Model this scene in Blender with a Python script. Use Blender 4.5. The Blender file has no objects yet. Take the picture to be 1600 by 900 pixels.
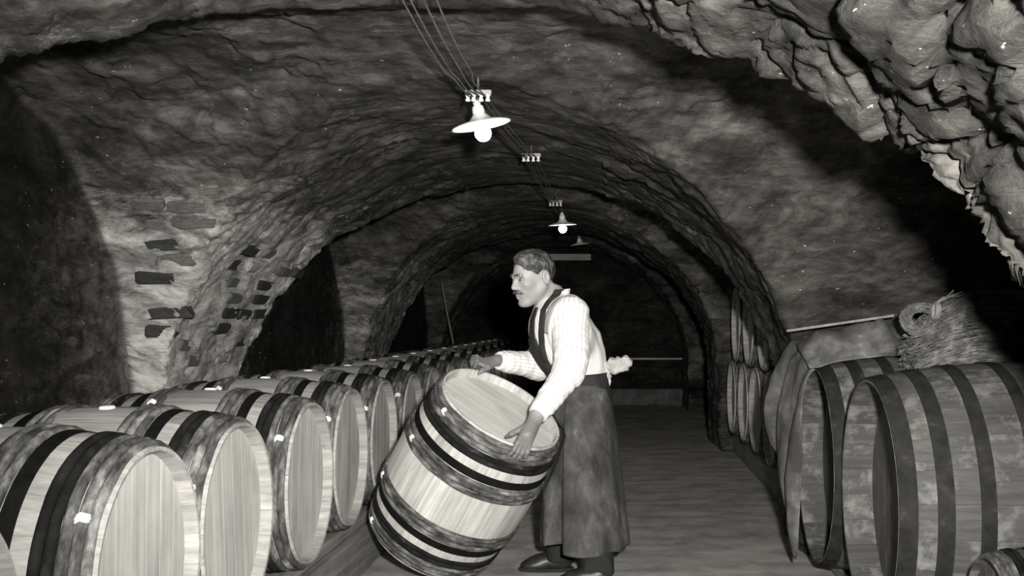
import bpy, math, random
import numpy as np
from mathutils import Vector, Matrix

random.seed(7); np.random.seed(7)
SC = bpy.context.scene
COL = SC.collection

# ---------------------------------------------------------------- camera, light, exposure
F, CX, CY, H = 1670.0, 960.0, 500.0, 1.22        # focal length in pixels (1600 wide), vanishing point, lens height

def P(px, py, Y):
    "world point seen at pixel (px, py) at depth Y"
    return np.array([(px - CX) / F * Y, Y, H - (py - CY) / F * Y])

cam_d = bpy.data.cameras.new('camera'); cam = bpy.data.objects.new('camera', cam_d); COL.objects.link(cam)
cam.location = (0, 0, H); cam.rotation_euler = (math.pi / 2, 0, 0)
cam_d.sensor_width = 36; cam_d.lens = F / 1600 * 36
cam_d.shift_x = -(CX - 800) / 1600; cam_d.shift_y = (CY - 450) / 1600
cam_d.clip_start = 0.05
SC.camera = cam

w = bpy.data.worlds.new('world'); SC.world = w; w.use_nodes = True
w.node_tree.nodes['Background'].inputs[0].default_value = (1, .985, .95, 1)
w.node_tree.nodes['Background'].inputs[1].default_value = 0.0

fl_d = bpy.data.lights.new('flash', 'SPOT'); fl = bpy.data.objects.new('flash', fl_d); COL.objects.link(fl)
FLASH = Vector((0.20, 0.03, 1.43)); fl.location = FLASH
fl.rotation_euler = (Vector((-0.35, 6.0, 1.4)) - FLASH).to_track_quat('-Z', 'Y').to_euler()
fl_d.energy = 1700; fl_d.shadow_soft_size = 0.06; fl_d.spot_size = math.radians(80); fl_d.spot_blend = 1.0
fl_d.color = (1, .985, .95)

SC.view_settings.view_transform = 'Standard'; SC.view_settings.look = 'None'
SC.view_settings.exposure = 0.0; SC.view_settings.gamma = 1.0; SC.view_settings.use_curve_mapping = False

# ---------------------------------------------------------------- helpers
def mesh(name, v, f, smooth=True):
    m = bpy.data.meshes.new(name)
    v = np.asarray(v, float)
    if isinstance(f, np.ndarray):
        k = f.shape[1]; n = len(f)
        m.vertices.add(len(v)); m.vertices.foreach_set('co', v.ravel())
        m.loops.add(n * k); m.loops.foreach_set('vertex_index', f.ravel().astype(np.int32))
        m.polygons.add(n); m.polygons.foreach_set('loop_start', np.arange(0, n * k, k, dtype=np.int32))
        m.polygons.foreach_set('loop_total', np.full(n, k, np.int32))
        m.update(calc_edges=True); m.validate()
    else:
        m.from_pydata(v.tolist(), [], f); m.update()
    if smooth:
        m.polygons.foreach_set('use_smooth', np.ones(len(m.polygons), bool))
    return m

def link(name, me, mat=None, parent=None, loc=(0, 0, 0), rot=(0, 0, 0)):
    o = bpy.data.objects.new(name, me); COL.objects.link(o)
    if mat is not None and not len(me.materials): me.materials.append(mat)
    o.parent = parent; o.location = loc; o.rotation_euler = rot
    return o

def tag(o, label, cat, group=None):
    o['label'] = label; o['category'] = cat
    if group: o['group'] = group
    return o

def thing(name, label, cat, loc=(0, 0, 0), rot=(0, 0, 0), group=None):
    o = bpy.data.objects.new(name, None); COL.objects.link(o); o.empty_display_size = .05
    o.location = loc; o.rotation_euler = rot
    return tag(o, label, cat, group)

def copy_tree(o, parent=None):
    c = o.copy(); COL.objects.link(c); c.parent = parent
    for ch in o.children: copy_tree(ch, c)
    return c

class MB:
    "collects shapes into one mesh"
    def __init__(s): s.v = []; s.f = []
    def add(s, v, f):
        n = len(s.v); s.v += [tuple(map(float, q)) for q in v]; s.f += [tuple(i + n for i in q) for q in f]
        return s
    def box(s, lo, hi, bev=0.0):
        x0, y0, z0 = lo; x1, y1, z1 = hi
        if bev <= 0:
            v = [(x, y, z) for x in (x0, x1) for y in (y0, y1) for z in (z0, z1)]
            return s.add(v, [(0,1,3,2),(4,6,7,5),(0,4,5,1),(2,3,7,6),(0,2,6,4),(1,5,7,3)])
        b = bev; v = []; f = []
        def ring(z, i):
            return [(x0+i+b,y0+i,z),(x1-i-b,y0+i,z),(x1-i,y0+i+b,z),(x1-i,y1-i-b,z),(x1-i-b,y1-i,z),(x0+i+b,y1-i,z),(x0+i,y1-i-b,z),(x0+i,y0+i+b,z)]
        rs = [ring(z0, b*.7), ring(z0+b, 0), ring(z1-b, 0), ring(z1, b*.7)]
        for r in rs: v += r
        for k in range(3):
            for j in range(8): f.append((k*8+j, k*8+(j+1)%8, k*8+8+(j+1)%8, k*8+8+j))
        f.append(tuple(range(7, -1, -1))); f.append(tuple(range(24, 32)))
        return s.add(v, f)
    def tube(s, pts, rad, seg=8, cap=True):
        pts = [np.array(p, float) for p in pts]; n = len(pts)
        if not hasattr(rad, '__len__'): rad = [rad] * n
        v = []; f = []; up = np.array([0.0, 0, 1])
        prev = None
        for i, p in enumerate(pts):
            t = pts[min(i+1, n-1)] - pts[max(i-1, 0)]; t /= np.linalg.norm(t) + 1e-9
            if prev is None:
                a = np.cross(t, up)
                if np.linalg.norm(a) < .1: a = np.cross(t, [1.0, 0, 0])
            else: a = prev - t * (prev @ t)
            a /= np.linalg.norm(a) + 1e-9; prev = a; b = np.cross(t, a)
            for j in range(seg):
                q = 2 * math.pi * j / seg
                v.append(p + rad[i] * (math.cos(q) * a + math.sin(q) * b))
        for i in range(n - 1):
            for j in range(seg):
                f.append((i*seg+j, i*seg+(j+1)%seg, (i+1)*seg+(j+1)%seg, (i+1)*seg+j))
        if cap:
            f.append(tuple(range(seg-1, -1, -1))); f.append(tuple((n-1)*seg+j for j in range(seg)))
        return s.add(v, f)
    def lathe(s, prof, seg=32, axis='Z', closed=False, c=(0, 0, 0)):
        "prof: list of (r, h)"
        v = []; f = []; n = len(prof)
        for j in range(seg):
            q = 2 * math.pi * j / seg
            for r, h in prof:
                if axis == 'Z': v.append((c[0]+r*math.cos(q), c[1]+r*math.sin(q), c[2]+h))
                else: v.append((c[0]+h, c[1]+r*math.cos(q), c[2]+r*math.sin(q)))
        for j in range(seg):
            k = (j + 1) % seg
            for i in range(n - (0 if closed else 1)):
                i2 = (i + 1) % n
                f.append((j*n+i, k*n+i, k*n+i2, j*n+i2))
        return s.add(v, f)
    def me(s, name, smooth=True): return mesh(name, s.v, s.f, smooth)
    def obj(s, name, mat, parent=None, smooth=True, loc=(0,0,0)):
        return link(name, s.me(name, smooth), mat, parent, loc)

def sharp(o, ang=35):
    me = o.data
    try: me.set_sharp_from_angle(angle=math.radians(ang))
    except Exception: pass
    return o

# --- vectorised gradient noise
_prm = np.random.RandomState(3).permutation(256); _prm = np.concatenate([_prm, _prm, _prm])
_grd = np.random.RandomState(5).normal(size=(256, 3)); _grd /= np.linalg.norm(_grd, axis=1)[:, None]
def noise(p):
    p = np.asarray(p, float); i = np.floor(p).astype(int); f = p - i; u = f * f * f * (f * (f * 6 - 15) + 10); i &= 255
    out = 0
    for dx in (0, 1):
        wx = u[:, 0] if dx else 1 - u[:, 0]
        for dy in (0, 1):
            wy = u[:, 1] if dy else 1 - u[:, 1]
            for dz in (0, 1):
                wz = u[:, 2] if dz else 1 - u[:, 2]
                g = _grd[_prm[_prm[_prm[(i[:, 0]+dx) & 255] + ((i[:, 1]+dy) & 255)] + ((i[:, 2]+dz) & 255)]]
                out = out + wx*wy*wz * (g[:, 0]*(f[:, 0]-dx) + g[:, 1]*(f[:, 1]-dy) + g[:, 2]*(f[:, 2]-dz))
    return out * 1.5
def fbm(p, o=4, g=.5):
    s = 0; a = 1.0
    for k in range(o): s = s + a * noise(p * 2.03**k + 17.3 * k); a *= g
    return s
def facets(p, seed=0):
    "broken-stone relief: per Voronoi cell a random height and tilt; returns (height, distance to the joint)"
    i0 = np.floor(p).astype(int); best = np.full(len(p), 9.0); sec_ = np.full(len(p), 9.0); hgt = np.zeros(len(p))
    for dx in (-1, 0, 1):
        for dy in (-1, 0, 1):
            for dz in (-1, 0, 1):
                c = i0 + np.array([dx, dy, dz]); k = _prm[_prm[_prm[(c[:, 0] + seed) & 255] + (c[:, 1] & 255)] + (c[:, 2] & 255)]
                ctr = c + .5 + .55*_grd[k]; v = p - ctr; d = np.sqrt((v*v).sum(1))
                h = (k/255.0 - .5) + .9*(v*_grd[(k + 91) & 255]).sum(1)
                m = d < best
                sec_ = np.where(m, best, np.minimum(sec_, d)); hgt = np.where(m, h, hgt); best = np.where(m, d, best)
    return hgt, sec_ - best
def sstep(a, b, x): t = np.clip((x - a) / (b - a), 0, 1); return t * t * (3 - 2 * t)

# --- materials (black-and-white photograph: warm greys only)
def G(v): return (v, v * .985, v * .95, 1)
class Mat:
    def __init__(s, name, rough=.8, spec=.3):
        s.m = bpy.data.materials.new(name); s.m.use_nodes = True; s.t = s.m.node_tree; s.N = s.t.nodes
        s.b = s.N['Principled BSDF']; s.b.inputs['Roughness'].default_value = rough
        s.b.inputs['Specular IOR Level'].default_value = spec
        s.tc = s.N.new('ShaderNodeTexCoord')
    def L(s, a, b): s.t.links.new(a, b)
    def coord(s, scale=(1, 1, 1), src='Object', rnd=True):
        mp = s.N.new('ShaderNodeMapping'); mp.inputs['Scale'].default_value = scale
        s.L(s.tc.outputs[src], mp.inputs['Vector'])
        if rnd:
            oi = s.N.new('ShaderNodeObjectInfo'); mu = s.N.new('ShaderNodeMath'); mu.operation = 'MULTIPLY'; mu.inputs[1].default_value = 37
            s.L(oi.outputs['Random'], mu.inputs[0])
            cb = s.N.new('ShaderNodeCombineXYZ'); [s.L(mu.outputs[0], cb.inputs[i]) for i in range(3)]
            s.L(cb.outputs[0], mp.inputs['Location'])
        return mp.outputs[0]
    def noise(s, vec, scale=5, detail=5, rough=.6, dist=0.0):
        n = s.N.new('ShaderNodeTexNoise'); n.inputs['Scale'].default_value = scale; n.inputs['Detail'].default_value = detail
        n.inputs['Roughness'].default_value = rough; n.inputs['Distortion'].default_value = dist
        s.L(vec, n.inputs['Vector']); return n.outputs[0]
    def ramp(s, fac, stops):
        r = s.N.new('ShaderNodeValToRGB'); e = r.color_ramp.elements
        while len(e) < len(stops): e.new(.5)
        for k, (p, v) in enumerate(stops): e[k].position = p; e[k].color = G(v)
        s.L(fac, r.inputs[0]); return r.outputs[0]
    def mix(s, a, b, fac, mode='MIX'):
        n = s.N.new('ShaderNodeMix'); n.data_type = 'RGBA'; n.blend_type = mode
        for sk, val in ((n.inputs[6], a), (n.inputs[7], b), (n.inputs[0], fac)):
            if isinstance(val, (int, float)):
                sk.default_value = val if sk.type == 'VALUE' else G(val)
            elif isinstance(val, tuple): sk.default_value = val
            else: s.L(val, sk)
        return n.outputs[2]
    def rnd(s, lo, hi):
        oi = s.N.new('ShaderNodeObjectInfo'); mr = s.N.new('ShaderNodeMapRange'); mr.inputs[3].default_value = lo; mr.inputs[4].default_value = hi
        s.L(oi.outputs['Random'], mr.inputs[0]); return mr.outputs[0]
    def attr(s, name):
        a = s.N.new('ShaderNodeAttribute'); a.attribute_name = name; return a.outputs['Fac']
    def col(s, c):
        if isinstance(c, (int, float)): s.b.inputs['Base Color'].default_value = G(c)
        else: s.L(c, s.b.inputs['Base Color'])
        return s
    def bump(s, h, strength=.3, dist=.01):
        n = s.N.new('ShaderNodeBump'); n.inputs['Strength'].default_value = strength; n.inputs['Distance'].default_value = dist
        s.L(h, n.inputs['Height']); s.L(n.outputs[0], s.b.inputs['Normal']); return s
    def emit(s, c, e):
        s.b.inputs['Emission Color'].default_value = G(c); s.b.inputs['Emission Strength'].default_value = e; return s

def wood_mat(name, lo, hi, grain=(1.2, 26, 26), rough=.75, vary=.18, mould_shade=None, bump=.15):
    m = Mat(name, rough, .25)
    v = m.coord(grain); g = m.noise(v, 1.6, 6, .65, .4)
    c = m.ramp(g, [(.3, lo), (.52, (lo + hi) / 2), (.72, hi)])
    big = m.noise(m.coord((2, 3, 3)), 1.4, 4, .6)
    c = m.mix(c, m.ramp(big, [(.35, .62), (.6, 1.0)]), .55, 'MULTIPLY')
    if mould_shade:
        k = m.noise(m.coord((5, 5, 5)), 1.6, 7, .7)
        c = m.mix(c, mould_shade, m.ramp(k, [(.5, 0), (.68, .75)]))
    r = m.N.new('ShaderNodeCombineColor'); q = m.rnd(1 - vary, 1 + vary); [m.L(q, r.inputs[i]) for i in range(3)]
    c = m.mix(c, r.outputs[0], 1.0, 'MULTIPLY')
    m.col(c).bump(g, bump, .004)
    return m.m
def mottle_mat(name, stops, scale=12, rough=.8, bump=.3, bd=.006, stretch=(1, 1, 1), rnd=True, spec=.3, detail=6):
    m = Mat(name, rough, spec); v = m.coord(stretch, rnd=rnd); n = m.noise(v, scale, detail, .65, .2)
    m.col(m.ramp(n, stops)).bump(n, bump, bd); return m.m

M = {}
M['oak'] = wood_mat('pale_oak', .22, .48, vary=.1, bump=.3)
M['oak_lighter'] = wood_mat('lighter_oak', .36, .68, vary=.16, bump=.25)  # lighter oak tone, for the staves of the tipped barrel
M['oak_head'] = wood_mat('pale_oak_head', .36, .56, grain=(26, 26, 1.2), vary=.07)
M['oak_head_lighter'] = wood_mat('lighter_oak_head', .5, .7, grain=(26, 26, 1.2), vary=.07)
M['hoop_grey'] = mottle_mat('bark_hoop_grey', [(.35, .025), (.5, .085), (.62, .2), (.76, .42)], 10, stretch=(3, 1, 1), spec=.1)
M['hoop_dark'] = mottle_mat('bark_hoop_dark', [(.42, .008), (.6, .02), (.76, .1)], 9, stretch=(2, 1, 1), rough=.8, spec=.08)
M['iron_black'] = mottle_mat('black_iron', [(.3, .004), (.7, .010)], 15, rough=.7, bump=.1, spec=.08)
M['white_tie'] = mottle_mat('pale_binding', [(.3, .6), (.7, .85)], 30)
M['old_oak'] = wood_mat('mouldy_oak', .05, .11, mould_shade=.25, vary=.05, bump=.3)
M['old_oak_head'] = wood_mat('mouldy_oak_head', .06, .11, grain=(26, 26, 1.2), mould_shade=.15, vary=.06, bump=.3)
M['old_hoop'] = mottle_mat('rusty_hoop', [(.35, .014), (.6, .026), (.75, .06)], 14, rough=.8, spec=.1)
M['beam'] = wood_mat('beam_wood', .12, .3, grain=(20, 1.0, 20), vary=.1)
M['board'] = wood_mat('board_wood', .25, .45, grain=(1.0, 20, 20))

def vault_mat(name, dark, mid, lt, pale, bias=0.0, stretch=(1, 1, 1), course=True):
    m = Mat(name, .92, .15)
    v = m.coord(stretch, rnd=False)
    n1 = m.noise(v, 1.7, 8, .68, .6); n2 = m.noise(m.coord((.55, 1.1, 2.2), rnd=False), 9, 8, .7, .3)
    c = m.ramp(n1, [(.32, dark), (.5, mid), (.7, lt)])
    c = m.mix(c, m.ramp(n2, [(.35, .45), (.6, 1.2)]), .8, 'MULTIPLY')
    # pale mineral bloom on worn plaster, plus painted-in light where the flash is weak (per-vertex patch mask broken up by noise)
    pa = m.attr('pale')
    ad = m.N.new('ShaderNodeMath'); ad.operation = 'ADD'; m.L(pa, ad.inputs[0]); m.L(m.noise(m.coord((.7, .9, 2.2), rnd=False), 5.5, 9, .8, .6), ad.inputs[1])
    c = m.mix(c, pale, m.ramp(ad.outputs[0], [(.64, 0), (.76, .35), (.92, .9)]))
    mo = m.attr('mould_shade'); c = m.mix(c, m.mix(c, .22, 1.0, 'MULTIPLY'), mo)  # end-wall mould, plus painted-in dimming of the rock close to the flash
    so = m.noise(m.coord((.8, 1, 1.9), rnd=False), 3.6, 9, .78, .8)
    c = m.mix(c, m.ramp(so, [(.42, .2), (.56, 1.0)]), .7, 'MULTIPLY')
    # tiny salt specks
    sp = m.noise(m.coord((1, 1, 2), rnd=False), 26, 3, .6)
    c = m.mix(c, .55, m.ramp(sp, [(.70, 0), (.75, .8)]))
    mx = m.N.new('ShaderNodeMath'); mx.operation = 'MULTIPLY_ADD'; mx.inputs[1].default_value = .5; m.L(n2, mx.inputs[0]); m.L(n1, mx.inputs[2])
    m.col(c).bump(mx.outputs[0], .7, .03); return m.m
M['vault'] = vault_mat('sooty_vault_plaster', .03, .095, .2, .6)
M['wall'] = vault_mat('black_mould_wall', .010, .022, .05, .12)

mf = Mat('worn_floor', .8, .3)
v = mf.coord((.8, 2.2, 1), rnd=False); n = mf.noise(v, 2.2, 8, .66, .5); n2 = mf.noise(mf.coord((1, 1, 1), rnd=False), 3.5, 8, .7)
c = mf.ramp(n, [(.3, .3), (.5, .4), (.72, .5)]); c = mf.mix(c, mf.ramp(n2, [(.33, .45), (.55, 1.0)]), .8, 'MULTIPLY')
mf.col(c).bump(n, .3, .01); M['floor'] = mf.m

# ---------------------------------------------------------------- the cellar: groin vault
XC, A, Z0, ZT = -0.68, 1.68, 0.62, 2.22          # centre line, half width, springing, crown
BAY, YC0, B, ZCT = 4.4, 3.9, 1.66, 2.29          # bay pitch, a bay centre, half span of a cross cell, its crown
WL, WR = -2.52, 2.45                              # end walls of the cross cells
YA, YB = -2.2, 15.7
vault_bricks = []
def build_vault():
    ys = []
    k0 = math.floor((YA - YC0) / BAY) ; k1 = math.ceil((YB - YC0) / BAY)
    for k in range(k0, k1 + 1):
        yc = YC0 + k * BAY
        n = 190 if yc in (YC0, YC0 + BAY) else (120 if k >= 0 else 50)
        ys += list(yc + (B - 1e-4) * np.sin(np.linspace(-math.pi/2, math.pi/2, n)))
        ys += list(np.linspace(yc + B + 1e-4, yc + BAY - B - 1e-4, 34 if k >= -1 else 12))
    ys = np.array([y for y in sorted(ys) if YA <= y <= YB])
    th = np.linspace(0, math.pi, 620)
    Y, T = np.meshgrid(ys, th, indexing='ij'); cs, sn = np.cos(T), np.sin(T)
    # uneven hand-laid masonry: let the cross cells wander a little
    q = np.stack([cs.ravel()*1.6, Y.ravel()*.0, sn.ravel()*1.6], 1)
    # main tunnel radius along the ray (ellipse above the springing, plumb below)
    ac, b = A, ZT - Z0
    aa = cs**2/ac**2 + sn**2/b**2; bb = -2*sn*Z0/b**2; cc = Z0**2/b**2 - 1
    rm = (-bb + np.sqrt(np.maximum(bb*bb - 4*aa*cc, 0))) / (2*aa)
    rlow = ac / np.maximum(np.abs(cs), 1e-6)
    rm = np.where(rm*sn >= Z0, rm, rlow)
    kk = np.round((Y - YC0) / BAY); dy = Y - (YC0 + kk*BAY)
    wob = 0.05 * noise(np.stack([cs.ravel()*2.2, kk.ravel()*7.7 + np.sign(dy).ravel()*3.1, sn.ravel()*2.2], 1)).reshape(Y.shape)
    wob += 0.018 * noise(np.stack([cs.ravel()*11, kk.ravel()*3.7 + np.sign(dy).ravel()*1.1, sn.ravel()*11], 1)).reshape(Y.shape)
    sidek = np.where((cs > 0) & (dy < 0) & (kk == 1), .2*np.clip(cs, 0, 1), 0) + np.where((cs > 0) & (dy < 0) & (kk == 0), .10*np.clip(cs, 0, 1), 0)
    be = (1 + sidek) * B * (1 + wob * np.clip(np.abs(dy), 0, 1.3) / 1.3)
    ins = np.abs(dy) < be
    zc = Z0 + (ZCT - Z0) * np.sqrt(np.maximum(1 - (dy/be)**2, 0))
    wallr = np.where(cs > 0, (WR - XC), (XC - WL)) / np.maximum(np.abs(cs), 1e-6)
    za = zc / np.maximum(sn, 1e-6); hh = np.clip(.5 + .5*(wallr - za)/.09, 0, 1); smin = wallr*(1-hh) + za*hh - .09*hh*(1-hh)
    rc = np.where(ins, smin, 0)
    r = np.maximum(rm, rc)
    iswall = (rc > rm) & (wallr < za)
    iscell = (rc > rm) & ~iswall
    X = XC + r*cs; Z = r*sn
    Pm = np.stack([X, Y, Z], -1)
    # normals towards the room
    du = np.gradient(Pm, axis=0); dv = np.gradient(Pm, axis=1)
    N = np.cross(dv, du); N /= np.linalg.norm(N, axis=-1)[..., None] + 1e-9
    toC = np.stack([XC - X, 0*Y, .9 - Z], -1); sg = np.sign((N*toC).sum(-1)); N *= np.where(sg == 0, 1, sg)[..., None]
    p = Pm.reshape(-1, 3)
    near = sstep(4.0, 2.2, p[:, 1]) * sstep(-.6, .6, p[:, 0])        # coarse broken rock over the near right arch
    d = .035*fbm(p*.9, 3) + .022*fbm(p*3.1 + 9, 4, .55)*(1 - .55*near)
    fl1 = noise(np.stack([p[:, 0]*2.2 + p[:, 2]*1.8, p[:, 1]*2.8, p[:, 2]*3.4 - p[:, 0]*2.4], 1) + 40) + .4*noise(p*9 + 4)
    d += .020*sstep(-.06, .06, fl1) * (.7 + .5*near)
    fl2 = noise(p*np.array([6.0, 6.0, 8.0]) + 11) + .5*noise(p*17)
    d += .011*sstep(-.05, .05, fl2) * (.6 + .5*near)
    wp = p + .10*np.stack([noise(p*2.3), noise(p*2.3 + 7), noise(p*2.3 + 19)], 1) + .03*np.stack([noise(p*9), noise(p*9 + 7), noise(p*9 + 19)], 1)
    rot = np.stack([wp[:, 0]*.8 + wp[:, 2]*.6, wp[:, 1], wp[:, 2]*.8 - wp[:, 0]*.6], 1)
    h1, e1 = facets(rot*np.array([2.4, 3.2, 5.0])); h2, e2 = facets(rot*np.array([7.0, 8.0, 13.0]), 5)
    amp = .12 + .88*near
    d = d*(1 - .45*near) + amp*(.034*h1 - .030*sstep(.10, 0, e1) + .010*h2 - .008*sstep(.12, 0, e2)) - .02*near
    # cracks: ridged lines
    rg = np.abs(noise(p*np.array([1.5, 1.5, 2.4]) + 70) + .35*noise(p*6 + 2))
    d -= .024*sstep(.035, .0, rg) * (.5 + 1.3*near)
    # courses: along X in the cross cells, along Y in the main vault
    ce = iscell.ravel()
    arc = np.where(ce, np.arctan2(p[:, 2]-Z0, (dy/1.0).ravel()) * 1.65, np.arctan2(p[:, 2]-Z0, p[:, 0]-XC) * 1.65)
    along = np.where(ce, p[:, 0], p[:, 1])
    arc = arc + .03*noise(np.stack([along*1.4, arc*2, along*0], 1)) + .008*noise(p*9)
    h = .085; fr = (arc/h) % 1; row = np.floor(arc/h)
    joint = sstep(.12, .0, np.minimum(fr, 1-fr))
    lng = (along/.34 + row*.437) % 1
    jl = sstep(.045, 0, np.minimum(lng, 1-lng))
    blockn = noise(np.stack([row*3.17 + .5, np.floor(along/.34 + row*.437)*2.71 + .5, row*0 + .3], 1))
    cm = sstep(-.25, .35, noise(p*1.1 + 31)) * (1 - .6*near)
    cm = cm*np.where(ce, 1.0, .3)
    d += cm*(-.011*joint - .008*jl*(1-joint) + .010*blockn)
    d = np.where((np.abs(p[:, 0] + .55) < .5) & (p[:, 2] > 2), np.minimum(d, .03)*.6, d)
    wallm = iswall.ravel(); d = np.where(wallm, d*.8, d)
    Pm = Pm + (d.reshape(Y.shape))[..., None]*N
    Pm[..., 2] = np.maximum(Pm[..., 2], -.05)
    pf = Pm.reshape(-1, 3)
    # worn patches: pale bloom low on the left piers and their springers, raised to make up for dim flash there
    pale = np.zeros(len(p))
    wmask = np.where(ins.ravel() & (rc > rm).ravel(), sstep(-.03, .03, (za - wallr).ravel() + .05*noise(p*5)), 0) * np.where(p[:, 0] < 0, 1, .5) + .5*near  # near right rock is coloured darker to offset the strong close flash
    wmask = np.clip(wmask + .6*sstep(.3, .9, p[:, 0])*sstep(3.9, 4.4, p[:, 1])*sstep(5.9, 5.5, p[:, 1])*sstep(2.0, 1.4, p[:, 2]), 0, 1)  # right cell also gets darker towards the bottom
    for k, amp in ((0, .47), (1, .30), (2, .14)):
        yp = 6.1 + k*BAY
        s = sstep(1.9, .5, np.abs(p[:, 1]-yp)) * sstep(2.25, 1.5, p[:, 2]) * sstep(-.8, -1.6, p[:, 0])
        pale += amp*s
    pale += -.05 - .1*near + .06*sstep(3.6, 2.6, p[:, 1])*sstep(-.8, -1.5, p[:, 0])  # lowered on the near right arch against the bright close flash
    pale += .12*sstep(2.4, 1.9, p[:, 2])*sstep(-.9, -1.6, p[:, 0])*sstep(5.4, 4.0, p[:, 1])  # left cells painted lighter, since the flash beam fades towards them
    pale -= .1*sstep(.5, 1.2, p[:, 0])*sstep(3.2, 4.2, p[:, 1])
    # stones that show one by one in the springers of the left pier
    vault_bricks.append((Pm, N, iscell, dy, Y, T))
    nu, nv = Y.shape
    idx = np.arange(nu*nv).reshape(nu, nv)
    F_ = np.stack([idx[:-1, :-1], idx[:-1, 1:], idx[1:, 1:], idx[1:, :-1]], -1).reshape(-1, 4)
    wq = iswall.reshape(-1)[F_].mean(1) > .5; left = T.reshape(-1)[F_].mean(1) > math.pi/2
    for nm, sel, mat in (('ceiling', ~wq, M['vault']), ('wall_left', wq & left, M['vault']), ('wall_right', wq & ~left, M['vault'])):
        ff = F_[sel]; u, inv = np.unique(ff.ravel(), return_inverse=True)
        me = mesh(nm, pf[u], inv.reshape(-1, 4), True)
        at = me.attributes.new('pale', 'FLOAT', 'POINT'); at.data.foreach_set('value', pale[u].astype(np.float32))
        at = me.attributes.new('mould_shade', 'FLOAT', 'POINT'); at.data.foreach_set('value', wmask[u].astype(np.float32))
        o = link(nm, me, mat); o['kind'] = 'structure'
        o['label'] = {'ceiling': 'sooty rough stone groin vault on thick piers', 'wall_left': 'dark mouldy end walls of the left bays',
                      'wall_right': 'dark end walls of the right bays'}[nm]
build_vault()
def stone_mesh(k):
    rs = np.random.RandomState(k); mb = MB().box((-.5, -.5, -.5), (.5, .5, .5), .1)
    v = np.array(mb.v); v += rs.normal(size=v.shape)*.06
    return mesh('brick', v, mb.f, False)
def build_bricks():
    Pm, N, iscell, dy, Y, T = vault_bricks[0]
    par = bpy.data.objects['ceiling']; rs = np.random.RandomState(4)
    mats = [mottle_mat('stone_dark', [(.3, .02), (.7, .05)], 8), mottle_mat('stone_mid', [(.3, .06), (.7, .16)], 8), mottle_mat('stone_pale', [(.3, .16), (.7, .42)], 8)]
    ms = []
    for k in range(9):
        m_ = stone_mesh(k); m_.materials.append(mats[k % 3]); ms.append(m_)
    flat = Pm.reshape(-1, 3); nf = N.reshape(-1, 3); cf = iscell.reshape(-1)
    def put(sel, along, rows, used=[]):
        P_ = flat[sel]; N_ = nf[sel]; z = P_[:, 2]; al = P_[:, along]
        for zr in rows:
            x = al.min() + rs.uniform(0, .15)
            while x < al.max():
                ln = rs.uniform(.13, .26)
                j = (np.abs(z-zr)*3 + np.abs(al-x-ln/2)).argmin()
                if abs(z[j]-zr) < .02 and abs(al[j]-x-ln/2) < .03 and rs.uniform() < .72:
                    n_ = Vector(N_[j]); t_ = Vector((1, 0, 0)) if along == 0 else Vector((0, 1, 0))
                    t_ = (t_ - n_*t_.dot(n_)).normalized(); b_ = n_.cross(t_)
                    o = link('brick', ms[rs.choice(9, p=[.15, .12, .05]*2 + [.16, .14, .06])], None, par)
                    o.matrix_basis = Matrix(((t_.x*ln, b_.x*.062, n_.x*.06, P_[j][0] - n_.x*.022), (t_.y*ln, b_.y*.062, n_.y*.06, P_[j][1] - n_.y*.022), (t_.z*ln, b_.z*.062, n_.z*.06, P_[j][2] - n_.z*.022), (0, 0, 0, 1)))
                x += ln + .025
    X, Yf, Z = flat[:, 0], flat[:, 1], flat[:, 2]
    put(cf & (X < -1.75) & (X > -2.42) & (Yf > 4.6) & (Yf < 5.6) & (Z > .95) & (Z < 1.85), 0, np.arange(1.0, 1.8, .086))
    put(~cf & (X < -1.75) & (Yf > 5.6) & (Yf < 7.3) & (Z > .95) & (Z < 1.7), 1, np.arange(1.0, 1.62, .086))
    put(cf & (X < -1.8) & (X > -2.42) & (Yf > 9.2) & (Yf < 9.95) & (Z > 1.0) & (Z < 1.7), 0, np.arange(1.05, 1.6, .086))
build_bricks()

def build_floor():
    xs = np.linspace(-2.8, 2.8, 150); ys = np.linspace(YA, YB + .1, 420)
    X, Y = np.meshgrid(xs, ys, indexing='ij'); p = np.stack([X.ravel(), Y.ravel(), 0*X.ravel()], 1)
    p[:, 2] = .006*fbm(p*1.3, 3) + .003*noise(p*np.array([3, 12, 1])) - .008
    i = np.arange(X.size).reshape(X.shape)
    f = np.stack([i[:-1, :-1], i[1:, :-1], i[1:, 1:], i[:-1, 1:]], -1).reshape(-1, 4)
    o = link('floor', mesh('floor', p, f), M['floor']); o['kind'] = 'structure'; o['label'] = 'worn grey cellar floor with dark stains'
build_floor()
def end_wall(nm, y, s):
    xs = np.linspace(-2.8, 2.8, 160); zs = np.linspace(-.02, 2.7, 90)
    X, Z = np.meshgrid(xs, zs, indexing='ij'); p = np.stack([X.ravel(), 0*X.ravel() + y, Z.ravel()], 1)
    fr = (p[:, 2]/.16) % 1; row = np.floor(p[:, 2]/.16); lg = (p[:, 0]/.42 + row*.45) % 1
    p[:, 1] += s*(.03*fbm(p*1.7, 4) - .012*sstep(.1, 0, np.minimum(fr, 1-fr)) - .01*sstep(.04, 0, np.minimum(lg, 1-lg)))
    i = np.arange(X.size).reshape(X.shape)
    f = np.stack([i[:-1, :-1], i[1:, :-1], i[1:, 1:], i[:-1, 1:]], -1).reshape(-1, 4)
    me = mesh(nm, p, f if s < 0 else f[:, ::-1].copy()); at = me.attributes.new('pale', 'FLOAT', 'POINT')
    o = link(nm, me, M['wall']); o['kind'] = 'structure'; o['label'] = 'dark stone end wall of the cellar'
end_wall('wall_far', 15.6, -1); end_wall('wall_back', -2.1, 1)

# ---------------------------------------------------------------- barrels
def rad(t, L, Rh, Rb): return Rb - (Rb - Rh)*(2*t/L)**2

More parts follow.
